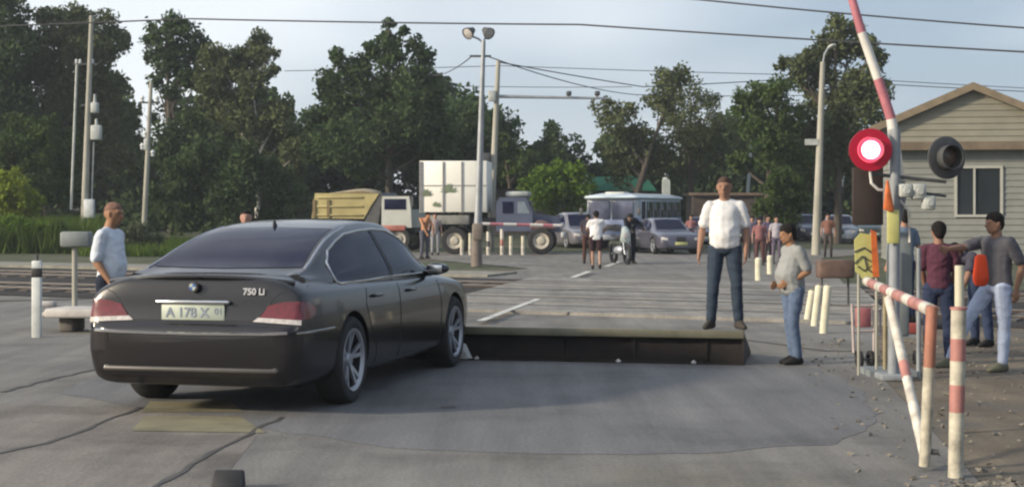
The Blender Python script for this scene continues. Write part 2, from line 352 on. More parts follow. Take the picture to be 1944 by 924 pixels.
# ------------------------------------------------------------------ foliage
def leaf_mat(name, c, c2, rough=.75):
    m = bpy.data.materials.new(name); m.use_nodes = True; t = m.node_tree; t.nodes.clear()
    out = t.nodes.new('ShaderNodeOutputMaterial'); d = t.nodes.new('ShaderNodeBsdfDiffuse'); tr_ = t.nodes.new('ShaderNodeBsdfTranslucent'); ms = t.nodes.new('ShaderNodeMixShader'); ms.inputs['Fac'].default_value = .22
    g = t.nodes.new('ShaderNodeNewGeometry'); no = t.nodes.new('ShaderNodeTexNoise'); no.inputs['Scale'].default_value = .9; co = t.nodes.new('ShaderNodeTexCoord')
    t.links.new(co.outputs['Object'], no.inputs['Vector'])
    a = t.nodes.new('ShaderNodeMath'); a.operation = 'MULTIPLY_ADD'; a.inputs[1].default_value = .45; t.links.new(g.outputs['Random Per Island'], a.inputs[0])
    b = t.nodes.new('ShaderNodeMath'); b.operation = 'MULTIPLY_ADD'; b.inputs[1].default_value = 1.4; b.inputs[2].default_value = -.42; t.links.new(no.outputs['Fac'], b.inputs[0]); t.links.new(b.outputs[0], a.inputs[2])
    r = t.nodes.new('ShaderNodeValToRGB'); r.color_ramp.elements[0].color = (*c, 1); r.color_ramp.elements[1].color = (*c2, 1); t.links.new(a.outputs[0], r.inputs['Fac'])
    t.links.new(r.outputs['Color'], d.inputs['Color']); t.links.new(r.outputs['Color'], tr_.inputs['Color'])
    t.links.new(d.outputs[0], ms.inputs[1]); t.links.new(tr_.outputs[0], ms.inputs[2]); t.links.new(ms.outputs[0], out.inputs['Surface']); return m
LM = {'dark': leaf_mat('leaf_dark', (.026, .050, .024), (.09, .13, .055)),
      'mid': leaf_mat('leaf_mid', (.035, .062, .022), (.095, .135, .045)),
      'olive': leaf_mat('leaf_olive', (.055, .075, .036), (.145, .165, .078)),
      'bright': leaf_mat('leaf_bright', (.055, .11, .018), (.15, .23, .035)),
      'yellow': leaf_mat('leaf_yellow', (.12, .17, .02), (.27, .32, .05)),
      'grey': leaf_mat('leaf_grey', (.07, .09, .055), (.14, .16, .09))}
bark = mat('bark', (.075, .062, .05), .9, .35, 5, .5, stretch=(1, 1, .3)); birch = mat('birch_bark', (.36, .35, .32), .85, .4, 4, .3, stretch=(1, 1, 2.5))
def leaves(name, blobs, s, dens, m, parent, rng):
    """blobs: (x,y,z,r) lumps in local metres; small leaf-sized faces spread through each lump's volume."""
    pts = []; 
    for (x, y, z, r) in blobs:
        for k in range(11):
            u = rng.normal(size=3); u /= np.linalg.norm(u); rr = r * rng.uniform(.38, .62); c = np.array([x, y, z]) + u * (r - rr * .55) * rng.uniform(.55, 1.12)
            n = int(dens * 6.5 * rr * rr / (s * s) * .8) + 4
            q = rng.normal(size=(n, 3)); q /= np.linalg.norm(q, axis=1)[:, None]; q *= (rng.uniform(0, 1, (n, 1)) ** .38) * rr * np.array([1, 1, .8]) * rng.uniform(.8, 1.25, (n, 1)); pts.append(c + q)
    C = np.concatenate(pts); n = len(C)
    a = rng.normal(size=(n, 3)); a /= np.linalg.norm(a, axis=1)[:, None]; b = rng.normal(size=(n, 3)); b -= a * (a * b).sum(1)[:, None]; b /= np.linalg.norm(b, axis=1)[:, None]
    sz = s * rng.uniform(.45, 1.1, (n, 1)); V = np.empty((n, 4, 3)); V[:, 0] = C - a * sz * .7; V[:, 1] = C + b * sz * .38; V[:, 2] = C + a * sz * .7; V[:, 3] = C - b * sz * .38
    me = bpy.data.meshes.new(name); me.vertices.add(n * 4); me.vertices.foreach_set('co', V.ravel()); me.loops.add(n * 4); me.loops.foreach_set('vertex_index', np.arange(n * 4))
    me.polygons.add(n); me.polygons.foreach_set('loop_start', np.arange(n) * 4); me.polygons.foreach_set('loop_total', np.full(n, 4)); me.update(); me.materials.append(m)
    o = bpy.data.objects.new(name, me); COL.objects.link(o); o.parent = parent; return o
def tree(label, clumps, Y, base_px, m, seed, bk=None, leaf=.24, dens=3.2, group='trees behind the crossing', tr_r=.22, name='tree', cat='tree', limbs=True, spread=1., fat=1.22):
    rng = np.random.default_rng(seed); base = W(base_px, 0, Y); base.z = max(0, min(1.2, (Y - 62) * .012)) * (1 if base.x < 12 else .3) - .05
    t = thing(name, label, cat, base, group=group); bl = []
    for (px, py, r) in clumps:
        p = W(px, py, Y) - base; R_ = r * fat / F * Y; bl.append((p.x, rng.uniform(-1, 1) * R_ * .9 * spread, p.z, R_))
    leaves('crown', bl, leaf, dens, m, t, rng)
    tb = MB(); top = max(bl, key=lambda q: q[2]); H_ = top[2] - .2 * top[3]
    path = [Vector((0, 0, 0)), Vector((rng.uniform(-.2, .2), 0, H_ * .3)), Vector((top[0] * .4, top[1] * .3, H_ * .6)), Vector((top[0], top[1], H_))]
    tb.tube(path, [tr_r, tr_r * .8, tr_r * .5, .03], 8)
    if limbs:
        for q in bl:
            if q is top: continue
            f = max(.12, min(.8, q[2] / H_ * .65)); 
            o = path[1].lerp(path[2], min(1, max(0, (f - .3) / .3))) if f > .3 else path[0].lerp(path[1], f / .3)
            e = Vector(q[:3]); mid = o.lerp(e, .5) + Vector((rng.uniform(-.2, .2), 0, -.15 * q[3])); tb.tube([o, mid, e], [tr_r * .42, tr_r * .25, .02], 5)
    tb.build('trunk', bk or bark, t); return t
tree('tall dark tree at the left edge behind the bright shrub', [(15, 25, 42), (35, 75, 40), (5, 100, 55), (30, 150, 50), (10, 220, 60), (45, 240, 45), (-40, 60, 60), (-50, 160, 70)], 84, 15, LM['dark'], 1)
tree('broad dark tree rising behind the pole with the transformer', [(105, 55, 36), (90, 95, 40), (150, 45, 38), (165, 85, 45), (205, 55, 34), (120, 130, 50), (180, 150, 50), (222, 100, 26), (236, 75, 15), (100, 200, 55), (160, 220, 55), (222, 170, 26), (210, 230, 38), (130, 280, 50), (220, 290, 45)], 86, 165, LM['olive'], 2, leaf=.22)
tree('ragged tree with sky showing through beside the slim pole', [(320, 58, 30), (350, 75, 32), (295, 90, 28), (335, 120, 38), (375, 95, 28), (294, 150, 17), (370, 150, 30), (325, 172, 18), (290, 222, 12), (365, 225, 28), (330, 270, 40)], 82, 325, LM['dark'], 3, leaf=.22)
tree('feathery birch with pale trunk and hanging crown', [(488, 72, 22), (505, 100, 20), (470, 105, 28), (512, 135, 16), (440, 120, 32), (415, 110, 26), (430, 170, 40), (480, 160, 30), (405, 200, 32), (450, 225, 42), (495, 215, 36), (530, 215, 26), (520, 240, 30), (540, 260, 24), (500, 290, 40), (400, 160, 28), (395, 120, 22), (530, 290, 34), (560, 300, 30)], 80, 492, LM['olive'], 4, bk=birch, leaf=.2, tr_r=.17)
tree('tall pointed poplar with the highest crown behind the yellow truck', [(738, 42, 12), (735, 70, 20), (722, 100, 26), (750, 110, 26), (768, 60, 10), (792, 88, 18), (800, 115, 22), (785, 150, 32), (820, 165, 26), (690, 105, 24), (672, 135, 30), (640, 110, 16), (650, 150, 26), (614, 150, 20), (622, 180, 22), (730, 170, 50), (690, 200, 44), (640, 220, 38), (600, 225, 28), (770, 220, 50), (825, 220, 30), (830, 260, 30), (740, 270, 55), (670, 280, 55), (800, 290, 50), (610, 270, 40)], 78, 735, LM['dark'], 5, leaf=.22)
tree('rounded dark tree behind the white box of the blue truck', [(870, 225, 30), (895, 230, 26), (855, 270, 38), (900, 275, 36), (880, 320, 45), (925, 300, 28)], 88, 880, LM['dark'], 6)
tree('low tree between the lamp pole and the green shrub', [(955, 275, 20), (960, 310, 30), (985, 310, 26), (1010, 330, 30), (1000, 300, 18)], 92, 975, LM['mid'], 7)
tree('small distant tree standing above the bright green shrub', [(1050, 255, 20), (1045, 285, 26), (1080, 285, 24), (1015, 285, 16), (1105, 310, 22), (1060, 310, 36), (1020, 325, 30)], 95, 1055, LM['dark'], 8)
tree('wispy grey green tree behind the bus roof', [(1150, 215, 20), (1170, 240, 24), (1190, 210, 16), (1180, 275, 28), (1215, 260, 26), (1215, 305, 36), (1180, 320, 26), (1245, 300, 34), (1260, 165, 22), (1285, 150, 20), (1250, 195, 22)], 80, 1205, LM['olive'], 9, leaf=.19, dens=1.9, fat=1.5)
tree('thin half bare tree between the bus and the standing man', [(1275, 190, 26), (1310, 185, 24), (1290, 225, 28), (1330, 215, 26), (1350, 190, 14), (1300, 265, 34), (1345, 255, 32), (1375, 230, 20), (1380, 275, 28), (1330, 300, 40), (1285, 300, 34)], 83, 1310, LM['olive'], 10, leaf=.17, dens=1.15, fat=1.5)
tree('big full tree behind the concrete lamp pole and raised arm', [(1580, 65, 28), (1610, 75, 34), (1560, 90, 30), (1640, 110, 30), (1662, 115, 18), (1590, 120, 44), (1530, 110, 24), (1515, 130, 24), (1490, 118, 16), (1545, 150, 36), (1620, 170, 46), (1665, 175, 26), (1580, 210, 48), (1640, 235, 46), (1540, 240, 40), (1600, 290, 50), (1650, 310, 48), (1540, 320, 40)], 76, 1590, LM['olive'], 11, leaf=.21, dens=2.8)
tree('shorter leafy tree left of the concrete lamp pole', [(1420, 178, 24), (1445, 190, 26), (1410, 210, 24), (1475, 175, 30), (1470, 215, 36), (1430, 245, 32), (1495, 250, 36), (1450, 285, 40), (1410, 300, 26), (1500, 310, 40)], 74, 1455, LM['mid'], 12, leaf=.2, dens=2.8)
def shrub(label, clumps, Y, px, m, seed, leaf=.14, dens=3., group='shrubs beyond the tracks'):
    return tree(label, clumps, Y, px, m, seed, leaf=leaf, dens=dens, group=group, tr_r=.06, name='shrub', cat='shrub', fat=1.08)
shrub('large dark green shrub filling the space behind the black car', [(420, 285, 30), (380, 300, 38), (340, 320, 36), (460, 305, 36), (500, 325, 36), (400, 345, 50), (320, 365, 40), (460, 365, 50), (530, 360, 40), (360, 400, 50), (440, 415, 50), (520, 415, 40), (300, 410, 30)], 72, 420, LM['dark'], 21, leaf=.18)
shrub('yellow green shrub at the left edge above the grass', [(30, 345, 24), (10, 360, 30), (50, 365, 26), (25, 390, 36), (65, 385, 22), (-20, 380, 40)], 66, 28, LM['yellow'], 22)
shrub('mid green shrub behind the yellow green one', [(40, 250, 36), (90, 250, 34), (20, 290, 40), (75, 290, 36), (120, 270, 30), (110, 320, 36), (20, 330, 36), (85, 360, 40), (130, 370, 36)], 72, 80, LM['mid'], 23, leaf=.18)
shrub('round grey green shrub behind the man in the light blue shirt', [(245, 448, 22), (270, 442, 22), (290, 455, 20), (230, 465, 18), (262, 466, 24), (285, 470, 18)], 60, 262, LM['grey'], 24, leaf=.1)
shrub('bright green low shrub rising out of the tall grass at the left', [(15, 425, 24), (50, 430, 24), (85, 440, 22), (30, 450, 22), (70, 455, 20)], 61, 50, LM['bright'], 31, leaf=.12)
shrub('darker low shrub between the tall grass and the power pole', [(115, 440, 20), (135, 448, 18), (100, 455, 18)], 61, 118, LM['mid'], 32, leaf=.12)
shrub('bright green shrub behind the bonneted truck', [(1055, 330, 24), (1090, 325, 22), (1030, 340, 24), (1070, 355, 32), (1105, 350, 24), (1020, 370, 28), (1060, 385, 34), (1100, 385, 30), (1000, 355, 16)], 78, 1065, LM['bright'], 25, leaf=.16)
shrub('green shrub left of the concrete lamp pole', [(1480, 335, 24), (1500, 350, 26), (1460, 360, 24), (1490, 385, 34), (1520, 380, 26), (1455, 400, 24), (1490, 415, 30)], 66, 1488, LM['mid'], 26)
# the far wood reads as one mass
rng = np.random.default_rng(99); bl = []
def wood(px0, px1, top, n):
    for i in range(n):
        px = rng.uniform(px0, px1); py = rng.uniform(top(px), 430); Yy = rng.uniform(94, 106); p = W(px, py, Yy); bl.append((p.x, p.y, max(.5, p.z), rng.uniform(1.0, 1.9)))
wood(-250, 960, lambda x: 175 + 35 * math.sin(x / 50) + (150 if 240 < x < 345 else 0) + (105 if 530 < x < 615 else 0) + (60 if x > 850 else 0), 420)
wood(950, 1140, lambda x: 335, 40)
wood(1150, 1720, lambda x: 270 + 20 * math.sin(x / 60), 170); wood(1650, 2300, lambda x: 330 + 15 * math.sin(x / 60), 90)
o = leaves('far_wood', bl, .42, 2.2, LM['dark'], None, rng); tag(o, 'dark continuous wood far behind the crossing', 'wood', kind='stuff')
def gb():
    px = random.uniform(-60, 330); Y = random.uniform(48, 72); p = W(px, 0, Y); return p.x, p.y, max(0, (Y - 62) * .012)
GR = leaf_mat('grass_blades', (.05, .085, .02), (.11, .16, .04))
def gb1():
    px = random.uniform(-200, 200) ; Y = random.uniform(60, 70); p = W(px, 0, Y); return p.x, p.y, max(0, (Y - 62) * .012)
blades('tall_grass', gb1, 30000, 1.25, GR, 'tall green grass along the left side of the tracks', w=.035)
def gb2():
    px = random.uniform(150, 620); Y = random.uniform(56, 72); p = W(px, 0, Y); return p.x, p.y, max(0, (Y - 62) * .012)
blades('grass', gb2, 14000, .45, GR, 'short green grass behind the black car and the round shrub', w=.03)

# unseen trees added behind the camera to darken reflections in paint and glass
bl = []; rng = np.random.default_rng(5)
for i in range(150): a = rng.uniform(-1, 1); bl.append((a * 60, -42 - rng.uniform(0, 6) + 10 * a * a, rng.uniform(.5, 9.5), rng.uniform(1.6, 2.8)))
o = leaves('wood', bl, .8, 1.6, LM['dark'], None, rng); tag(o, 'dark unseen wood added behind the viewer for its reflections', 'wood', kind='stuff')
# ------------------------------------------------------------------ cars
def pchip(xs, ys, x):
    xs = np.array(xs, float); ys = np.array(ys, float); h = np.diff(xs); d = np.diff(ys) / h; m = np.zeros(len(xs))
    for i in range(1, len(xs) - 1):
        if d[i - 1] * d[i] > 0: w1 = 2 * h[i] + h[i - 1]; w2 = h[i] + 2 * h[i - 1]; m[i] = (w1 + w2) / (w1 / d[i - 1] + w2 / d[i])
    m[0], m[-1] = d[0], d[-1]; i = np.clip(np.searchsorted(xs, x) - 1, 0, len(xs) - 2); t = (x - xs[i]) / h[i]
    return ys[i] * (1 + 2 * t) * (1 - t) ** 2 + m[i] * h[i] * t * (1 - t) ** 2 + ys[i + 1] * t * t * (3 - 2 * t) + m[i + 1] * h[i] * t * t * (t - 1)
def loft(tab, secf, ny, nv, closed_bottom=True):
    tab = np.array(tab, float); Y = np.concatenate([np.linspace(a, b, ny + 1)[:-1] for a, b in zip(tab[:-1, 0], tab[1:, 0])] + [[tab[-1, 0]]])
    rings = []
    for y in Y:
        par = [float(pchip(tab[:, 0], tab[:, k], y)) for k in range(1, tab.shape[1])]
        c = np.array(secf(*par)); s = np.arange(len(c)); t = np.linspace(0, len(c) - 1, nv)
        x = [float(pchip(s, c[:, 0], u)) for u in t]; z = [float(pchip(s, c[:, 1], u)) for u in t]
        half = list(zip(x, z)); ring = [(a, y, b) for a, b in half] + [(-a, y, b) for a, b in half[::-1][1:]]
        if closed_bottom and abs(half[0][0]) < 1e-6: ring = ring[:-1]
        rings.append(ring)
    return rings
def ring_mesh(rings):
    b = MB(); n = len(rings[0]); vs = [p for r in rings for p in r]
    fs = [(i * n + k, i * n + (k + 1) % n, (i + 1) * n + (k + 1) % n, (i + 1) * n + k) for i in range(len(rings) - 1) for k in range(n)]
    fs += [list(range(n))[::-1], [(len(rings) - 1) * n + k for k in range(n)]]
    return b.add(vs, fs)
class Proj:
    def __init__(s, mbs):
        v = []; f = []
        for m in mbs: o = len(v); v += m.v; f += [[i + o for i in q] for q in m.f]
        s.t = BVHTree.FromPolygons(v, f)
    def hit(s, a, b, mode, eps):
        if mode == 'rear': o, d = Vector((a, -6, b)), Vector((0, 1, 0))
        elif mode == 'front': o, d = Vector((a, 9, b)), Vector((0, -1, 0))
        elif mode == 'right': o, d = Vector((6, a, b)), Vector((-1, 0, 0))
        elif mode == 'left': o, d = Vector((-6, a, b)), Vector((1, 0, 0))
        else: o, d = Vector((a, b, 6)), Vector((0, 0, -1))
        h, n, _, _ = s.t.ray_cast(o, d)
        if h is None:
            return None
        if n.dot(d) > 0: n = -n
        return h + n * eps
    def patch(s, mb, A, B, mode, nc=16, nr=4, eps=.004):
        def samp(P, t):
            P = [Vector(p) for p in P]; L_ = [0]
            for i in range(1, len(P)): L_.append(L_[-1] + (P[i] - P[i - 1]).length)
            u = t * L_[-1]
            for i in range(1, len(P)):
                if u <= L_[i] + 1e-9: return P[i - 1].lerp(P[i], (u - L_[i - 1]) / max(1e-9, L_[i] - L_[i - 1]))
            return P[-1]
        rows = []; last = None
        for i in range(nc + 1):
            a, b = samp(A, i / nc), samp(B, i / nc); row = []
            for j in range(nr + 1):
                q = a.lerp(b, j / nr); h = s.hit(q.x, q.y, mode, eps)
                if h is None: h = last if last is not None else Vector((0, 0, .5))
                last = h; row.append(h)
            rows.append(row)
        return mb.grid(rows)
    def line(s, mb, P, mode, r, n=24, eps=.004, closed=False):
        pts = []
        P = [Vector(p) for p in P] + ([Vector(P[0])] if closed else [])
        for i in range(len(P) - 1):
            k = max(1, int((P[i + 1] - P[i]).length / .04))
            for j in range(k):
                q = P[i].lerp(P[i + 1], j / k); h = s.hit(q.x, q.y, mode, eps)
                if h is not None: pts.append(h)
        if not closed:
            h = s.hit(P[-1].x, P[-1].y, mode, eps)
            if h is not None: pts.append(h)
        return mb.tube(pts, r, 6, closed)

glass_m = mat('car_glass', (.010, .012, .034), .05, .1, 2, spec=.22)
chrome = mat('chrome', (.6, .6, .6), .18, .1, 3, metal=1.)
glass_m.node_tree.nodes['Principled BSDF'].inputs['IOR'].default_value = 1.3
rubber = mat('tyre_rubber', (.02, .02, .021), .85, .3, 9, .2)
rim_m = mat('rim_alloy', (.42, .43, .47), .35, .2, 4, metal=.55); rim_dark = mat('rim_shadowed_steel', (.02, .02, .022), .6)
lamp_red = mat('tail_lamp_red', (.12, .005, .011), .2, .3, 30, coat=.6); lamp_clear = mat('lamp_clear', (.5, .47, .45), .12, .3, 30, coat=.6)
lamp_amber = mat('lamp_amber', (.5, .16, .04), .15, .3, 20, coat=.6)
plate_m = mat('plate_white', (.42, .47, .40), .5, .1, 8); plate_ink = mat('plate_ink', (.21, .25, .31), .6)
black_pl = mat('black_plastic', (.02, .02, .022), .6, .3, 6); badge_blue = mat('badge_blue', (.05, .12, .35), .3)
def body_sec(w, zb, zm, zs, zt):
    return [(0, zb), (.72 * w, zb), (.92 * w, zb + .045), (.98 * w, zb + .16), (w, zm), (.992 * w, zm + .16), (.965 * w, zs - .055), (.915 * w, zs - .008), (.62 * w, zt - .008), (0, zt)]
def gh_sec(wb, zb, wt, zt):
    return [(wb, zb - .06), (wb * .985, zb + (zt - zb) * .12), (wb * .55 + wt * .45, zb + (zt - zb) * .5), (wt * 1.06, zb + (zt - zb) * .83), (wt * .9, zt - .022), (wt * .5, zt - .004), (0, zt)]
def make_wheel(parent, loc, side, r=.36, w=.245, spokes=5, fine=True, rimm=None):
    t = MB(); t.M = Matrix.Translation(loc); n = 40 if fine else 20; s = side
    ro = r * .715
    t.lathe((0, 0, 0), (s, 0, 0), [(-w / 2 + .02, ro), (-w / 2, ro + .03), (-w / 2 + .01, r - .02), (-w / 2 + .04, r), (w / 2 - .04, r), (w / 2 - .008, r - .022), (w / 2, r - .05), (w / 2 - .004, ro + .02), (w / 2 - .02, ro)], n)
    o = t.build('wheel', rubber, parent)
    q = MB(); q.M = Matrix.Translation(loc); q.cur = 0
    q.lathe((0, 0, 0), (s, 0, 0), [(w / 2 - .02, ro + .004), (w / 2 - .002, ro), (w / 2 - .008, ro - .018), (w / 2 - .03, ro - .03)], n)
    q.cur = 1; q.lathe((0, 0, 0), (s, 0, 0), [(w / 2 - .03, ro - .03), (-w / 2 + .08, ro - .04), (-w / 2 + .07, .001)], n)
    q.lathe((0, 0, 0), (s, 0, 0), [(w / 2 - .09, ro * .75), (w / 2 - .08, ro * .6), (w / 2 - .08, .02)], 24)
    q.cur = 0; q.cyl((s * (w / 2 - .09), 0, 0), (s * (w / 2 - .035), 0, 0), .075, .05, 20)
    for k in range(spokes):
        for d in (-.19, .19):
            a = 2 * math.pi * (k + .25) / spokes; a2 = a + d
            p0 = Vector((s * (w / 2 - .05), math.cos(a) * .05, math.sin(a) * .05)); p1 = Vector((s * (w / 2 - .018), math.cos(a2) * (ro - .02), math.sin(a2) * (ro - .02)))
            tn = Vector((0, -math.sin(a2), math.cos(a2))) * .018; ax = Vector((s * .022, 0, 0))
            q.hullpts([p0 + tn * .8, p0 - tn * .8, p0 + tn * .6 - ax, p0 - tn * .6 - ax, p1 + tn, p1 - tn, p1 + tn - ax, p1 - tn - ax])
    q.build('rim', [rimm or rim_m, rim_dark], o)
    return o
def make_car(label, paint, loc, yaw, scale=1., group=None, name='parked_car', hero=False, tall=1., plate=None, glass=None):
    t = thing(name, label, 'car', loc, -yaw, group, scale); gm_ = glass or glass_m
    bt = [(-1.13, .70, .37, .50, .64, .65), (-1.115, .80, .31, .50, .685, .69), (-1.07, .87, .27, .52, .715, .73), (-1.045, .885, .25, .56, .80, .83), (-1.03, .892, .24, .58, .90, .95), (-1.0, .90, .235, .60, .965, 1.055),
          (-.9, .917, .22, .62, .985, 1.085), (-.4, .942, .20, .62, .99, 1.09), (.3, .952, .19, .60, .98, 1.02), (1.5, .955, .19, .60, .965, 1.0), (2.6, .953, .19, .60, .95, 1.0), (2.95, .95, .19, .58, .93, .985),
          (3.5, .935, .2, .56, .87, .92), (3.85, .875, .22, .52, .80, .84), (3.99, .79, .25, .48, .70, .75), (4.05, .66, .30, .44, .60, .62)]
    gt = [(-.66, .78, 1.05, .66, 1.092), (-.45, .80, 1.02, .655, 1.135), (-.1, .825, 1.0, .64, 1.26), (.25, .84, .985, .615, 1.365), (.6, .85, .975, .595, 1.435), (1.0, .858, .97, .585, 1.475), (1.4, .86, .965, .582, 1.49),
          (1.8, .862, .96, .588, 1.475), (2.05, .862, .955, .60, 1.425), (2.4, .86, .95, .635, 1.24), (2.75, .85, .945, .67, 1.05), (2.9, .84, .94, .68, .985)]
    bt = np.array(bt); gt = np.array(gt)
    if tall != 1.: gt[:, 4] = .96 + (gt[:, 4] - .96) * tall
    bmb = ring_mesh(loft(bt, body_sec, 4, 46)); gmb = ring_mesh(loft(gt, gh_sec, 4, 26, False))
    body = bmb.build('body', paint, t, 40)
    cut = MB()
    for y in (0, 3.13):
        for s in (-1, 1): cut.cyl((s * .66, y, .36), (s * 1.2, y, .36), .405, n=48)
    co = cut.build('cutter', rim_dark, t, 0); bo = body.modifiers.new('b', 'BOOLEAN'); bo.object = co; bo.operation = 'DIFFERENCE'; bo.solver = 'EXACT'
    bpy.context.view_layer.update(); dg = bpy.context.evaluated_depsgraph_get(); me = bpy.data.meshes.new_from_object(body.evaluated_get(dg), depsgraph=dg); body.modifiers.clear(); body.data = me
    bpy.data.objects.remove(co); me.set_sharp_from_angle(angle=R(40))
    roof = gmb.build('roof', paint, t, 50)
    pj = Proj([bmb, gmb])
    # glazing
    g = MB(); zt = .96 + .445 * (tall if tall != 1 else 1)
    top_z = lambda z: .96 + (z - .96) * tall
    pj.patch(g, [(-.53, top_z(1.415)), (0, top_z(1.43)), (.53, top_z(1.415))], [(-.645, top_z(1.125)), (0, top_z(1.118)), (.645, top_z(1.125))], 'rear', 20, 12, .004); g.build('rear_window', gm_, t)
    g = MB(); pj.patch(g, [(-.55, top_z(1.40)), (0, top_z(1.42)), (.55, top_z(1.40))], [(-.66, 1.01), (0, 1.005), (.66, 1.01)], 'front', 20, 12, .004); g.build('windscreen', gm_, t)
    side_top = [(-.10, 1.0), (-.12, 1.06), (-.08, 1.15), (.07, 1.245), (.35, 1.315), (.62, 1.365), (1.0, 1.39), (1.4, 1.40), (1.75, 1.385), (2.05, 1.31), (2.3, 1.19), (2.45, 1.06)]
    side_top = [(y, top_z(z)) for y, z in side_top]; side_bot = [(-.07, .985), (.6, .985), (1.25, .995), (2.47, .985)]
    for s, md in ((1, 'right'), (-1, 'left')):
        g = MB(); pj.patch(g, side_top, side_bot, md, 40, 8, .004); o = g.build('side_window', gm_, t)
        h = MB(); pj.line(h, side_top + side_bot[::-1], md, .011 if hero else .012, closed=True); h.build('window_trim', chrome, t)
        h = MB(); pj.patch(h, [(1.28, top_z(1.39)), (1.36, top_z(1.39))], [(1.24, 1.0), (1.34, 1.0)], md, 3, 6, .008); h.build('window_pillar', black_pl, o)
        h = MB()
        for P in ([(.40, .97), (.34, .8), (.42, .62), (.6, .42), (.62, .25)], [(1.28, .97), (1.26, .6), (1.27, .25)], [(2.52, .95), (2.6, .7), (2.58, .25)], [(.45, .27), (2.6, .27)]): pj.line(h, P, md, .0035, eps=.001)
        h.build('door_gap', rim_dark, t)
        for y in (.62, 1.62):
            h = MB(); p = pj.hit(y, .86, md, .02); h.hull([((p.x, p.y - .09, p.z), (.018, .02, .016)), ((p.x, p.y + .09, p.z), (.018, .02, .016))]); h.build('door_handle', paint, t)
        h = MB(); h.hull([((s * 1.0, 2.22, 1.03), (.10, .05, .06)), ((s * 1.03, 2.28, 1.03), (.09, .05, .05))]); h.hull([((s * .86, 2.3, .98), .03), ((s * .95, 2.26, 1.0), .03)]); mi = h.build('side_mirror', paint, t)
        h = MB(); h.box((s * 1.0, 2.168, 1.03), (.15, .008, .08), bev=.003); h.build('mirror_glass', chrome, mi)
        # lamps
        h = MB(); pj.patch(h, [(s * .88, .895), (s * .74, .89), (s * .62, .86)], [(s * .88, .75), (s * .74, .75), (s * .55, .765)], 'rear', 12, 4, .006); pj.patch(h, [(-1.04, .89), (-.90, .88), (-.80, .83)], [(-1.04, .75), (-.90, .765), (-.82, .79)], md, 10, 4, .006)
        tl = h.build('tail_light', lamp_red, t)
        h = MB(); pj.patch(h, [(s * .88, .752), (s * .54, .768)], [(s * .88, .715), (s * .50, .735)], 'rear', 12, 2, .008); h.build('lamp_strip', lamp_clear, tl)
        h = MB(); pj.patch(h, [(s * .56, .68), (s * .80, .72)], [(s * .58, .58), (s * .82, .62)], 'front', 10, 4, .006); h.build('headlight', lamp_clear, t)
    h = MB(); pj.patch(h, [(-.2, .72), (.2, .72)], [(-.19, .52), (.19, .52)], 'front', 8, 4, .01); h.build('grille', rim_dark, t)
    h = MB(); pj.line(h, [(-.80, .655), (-.6, .645), (0, .64), (.6, .645), (.80, .655)], 'rear', .014, eps=.004)
    for md in ('right', 'left'): pj.line(h, [(-1.08, .655), (-.95, .655), (-.46, .655)], md, .011, eps=.003)
    h.build('bumper_trim', chrome, t)
    h = MB(); h.hull([((-.70, -1.126, .365), (.03, .016, .02)), ((.70, -1.126, .365), (.03, .016, .02))]); h.hull([((-.80, -1.0, .36), (.03, .02, .025)), ((-.70, -1.115, .37), (.03, .02, .025))]); h.hull([((.80, -1.0, .36), (.03, .02, .025)), ((.70, -1.115, .37), (.03, .02, .025))]); h.build('bumper_lip', mat('bumper_lip', (.07, .066, .062), .45, .2, 5, coat=.3), t)
    # plates
    p = MB(); yy = pj.hit(0, .83, 'rear', 0).y - .014; p.box((0, yy, .80), (.53, .012, .125), bev=.006); pl = p.build('number_plate', plate_m, t)
    if hero:
        text_mesh('A 178 X', .105, 'plate_writing', plate_ink, pl, (-.045, yy - .009, .798), (R(90), 0, 0), .001, .002)
        text_mesh('01', .07, 'plate_writing', plate_ink, pl, (.215, yy - .009, .81), (R(90), 0, 0), .001)
        h = MB(); h.box((0, yy - .012, .882), (.62, .03, .032), bev=.012); h.build('plate_light_bar', chrome, t)
        h = MB(); h.cyl((0, yy + .01, 1.0), (0, yy - .012, 1.0), .043, n=28); bd = h.build('badge', black_pl, t)
        h = MB(); c0 = Vector((0, yy - .014, 1.0)); 
        for q in range(4):
            h.cur = q % 2; an = [math.pi / 2 * q + math.pi / 2 * k / 6 for k in range(7)]; h.add([c0] + [c0 + Vector((math.cos(a) * .028, 0, math.sin(a) * .028)) for a in an], [[0] + [i + 1 for i in range(7)]])
        h.build('badge_face', [badge_blue, plate_m], bd, 0)
        zt_ = pj.hit(.52, .975, 'rear', 0); text_mesh('750 Li', .07, 'badge_writing', mat('badge_silver', (.5, .5, .52), .4, .05, 3), t, (.50, yy + .012, .965), (R(85), 0, R(4)), .003, .002)
        # lip spoiler on the boot lid
        h = MB(); h.tube([(x, -1.0 + .09 * (abs(x) / .75) ** 2.4, 1.075 - .05 * (abs(x) / .8) ** 2.2) for x in np.linspace(-.78, .78, 25)], .02, 8); h.build('boot_spoiler', paint, t)
        h = MB()
        pj.line(h, [(-.82, 1.0), (-.68, .94), (-.52, .74), (.52, .74), (.68, .94), (.82, 1.0)], 'rear', .004, eps=0.); h.build('boot_gap', rim_dark, t)
        h = MB(); h.hull([((0, .62, 1.445), (.02, .05, .01)), ((0, .60, 1.50), (.006, .02, .012))]); h.build('fin_antenna', black_pl, t)
        for s in (-1, 1):
            h = MB(); pj.line(h, [(s * .565, top_z(1.425)), (s * .60, top_z(1.33)), (s * .645, top_z(1.22)), (s * .685, top_z(1.115))], 'rear', .012, eps=.0); h.build('pillar_highlight', mat('highlight_grey', (.35, .36, .42), .3, .1, 3, coat=.5), t)  # pale strip paints the reflected highlight along each C-pillar edge
        h = MB()
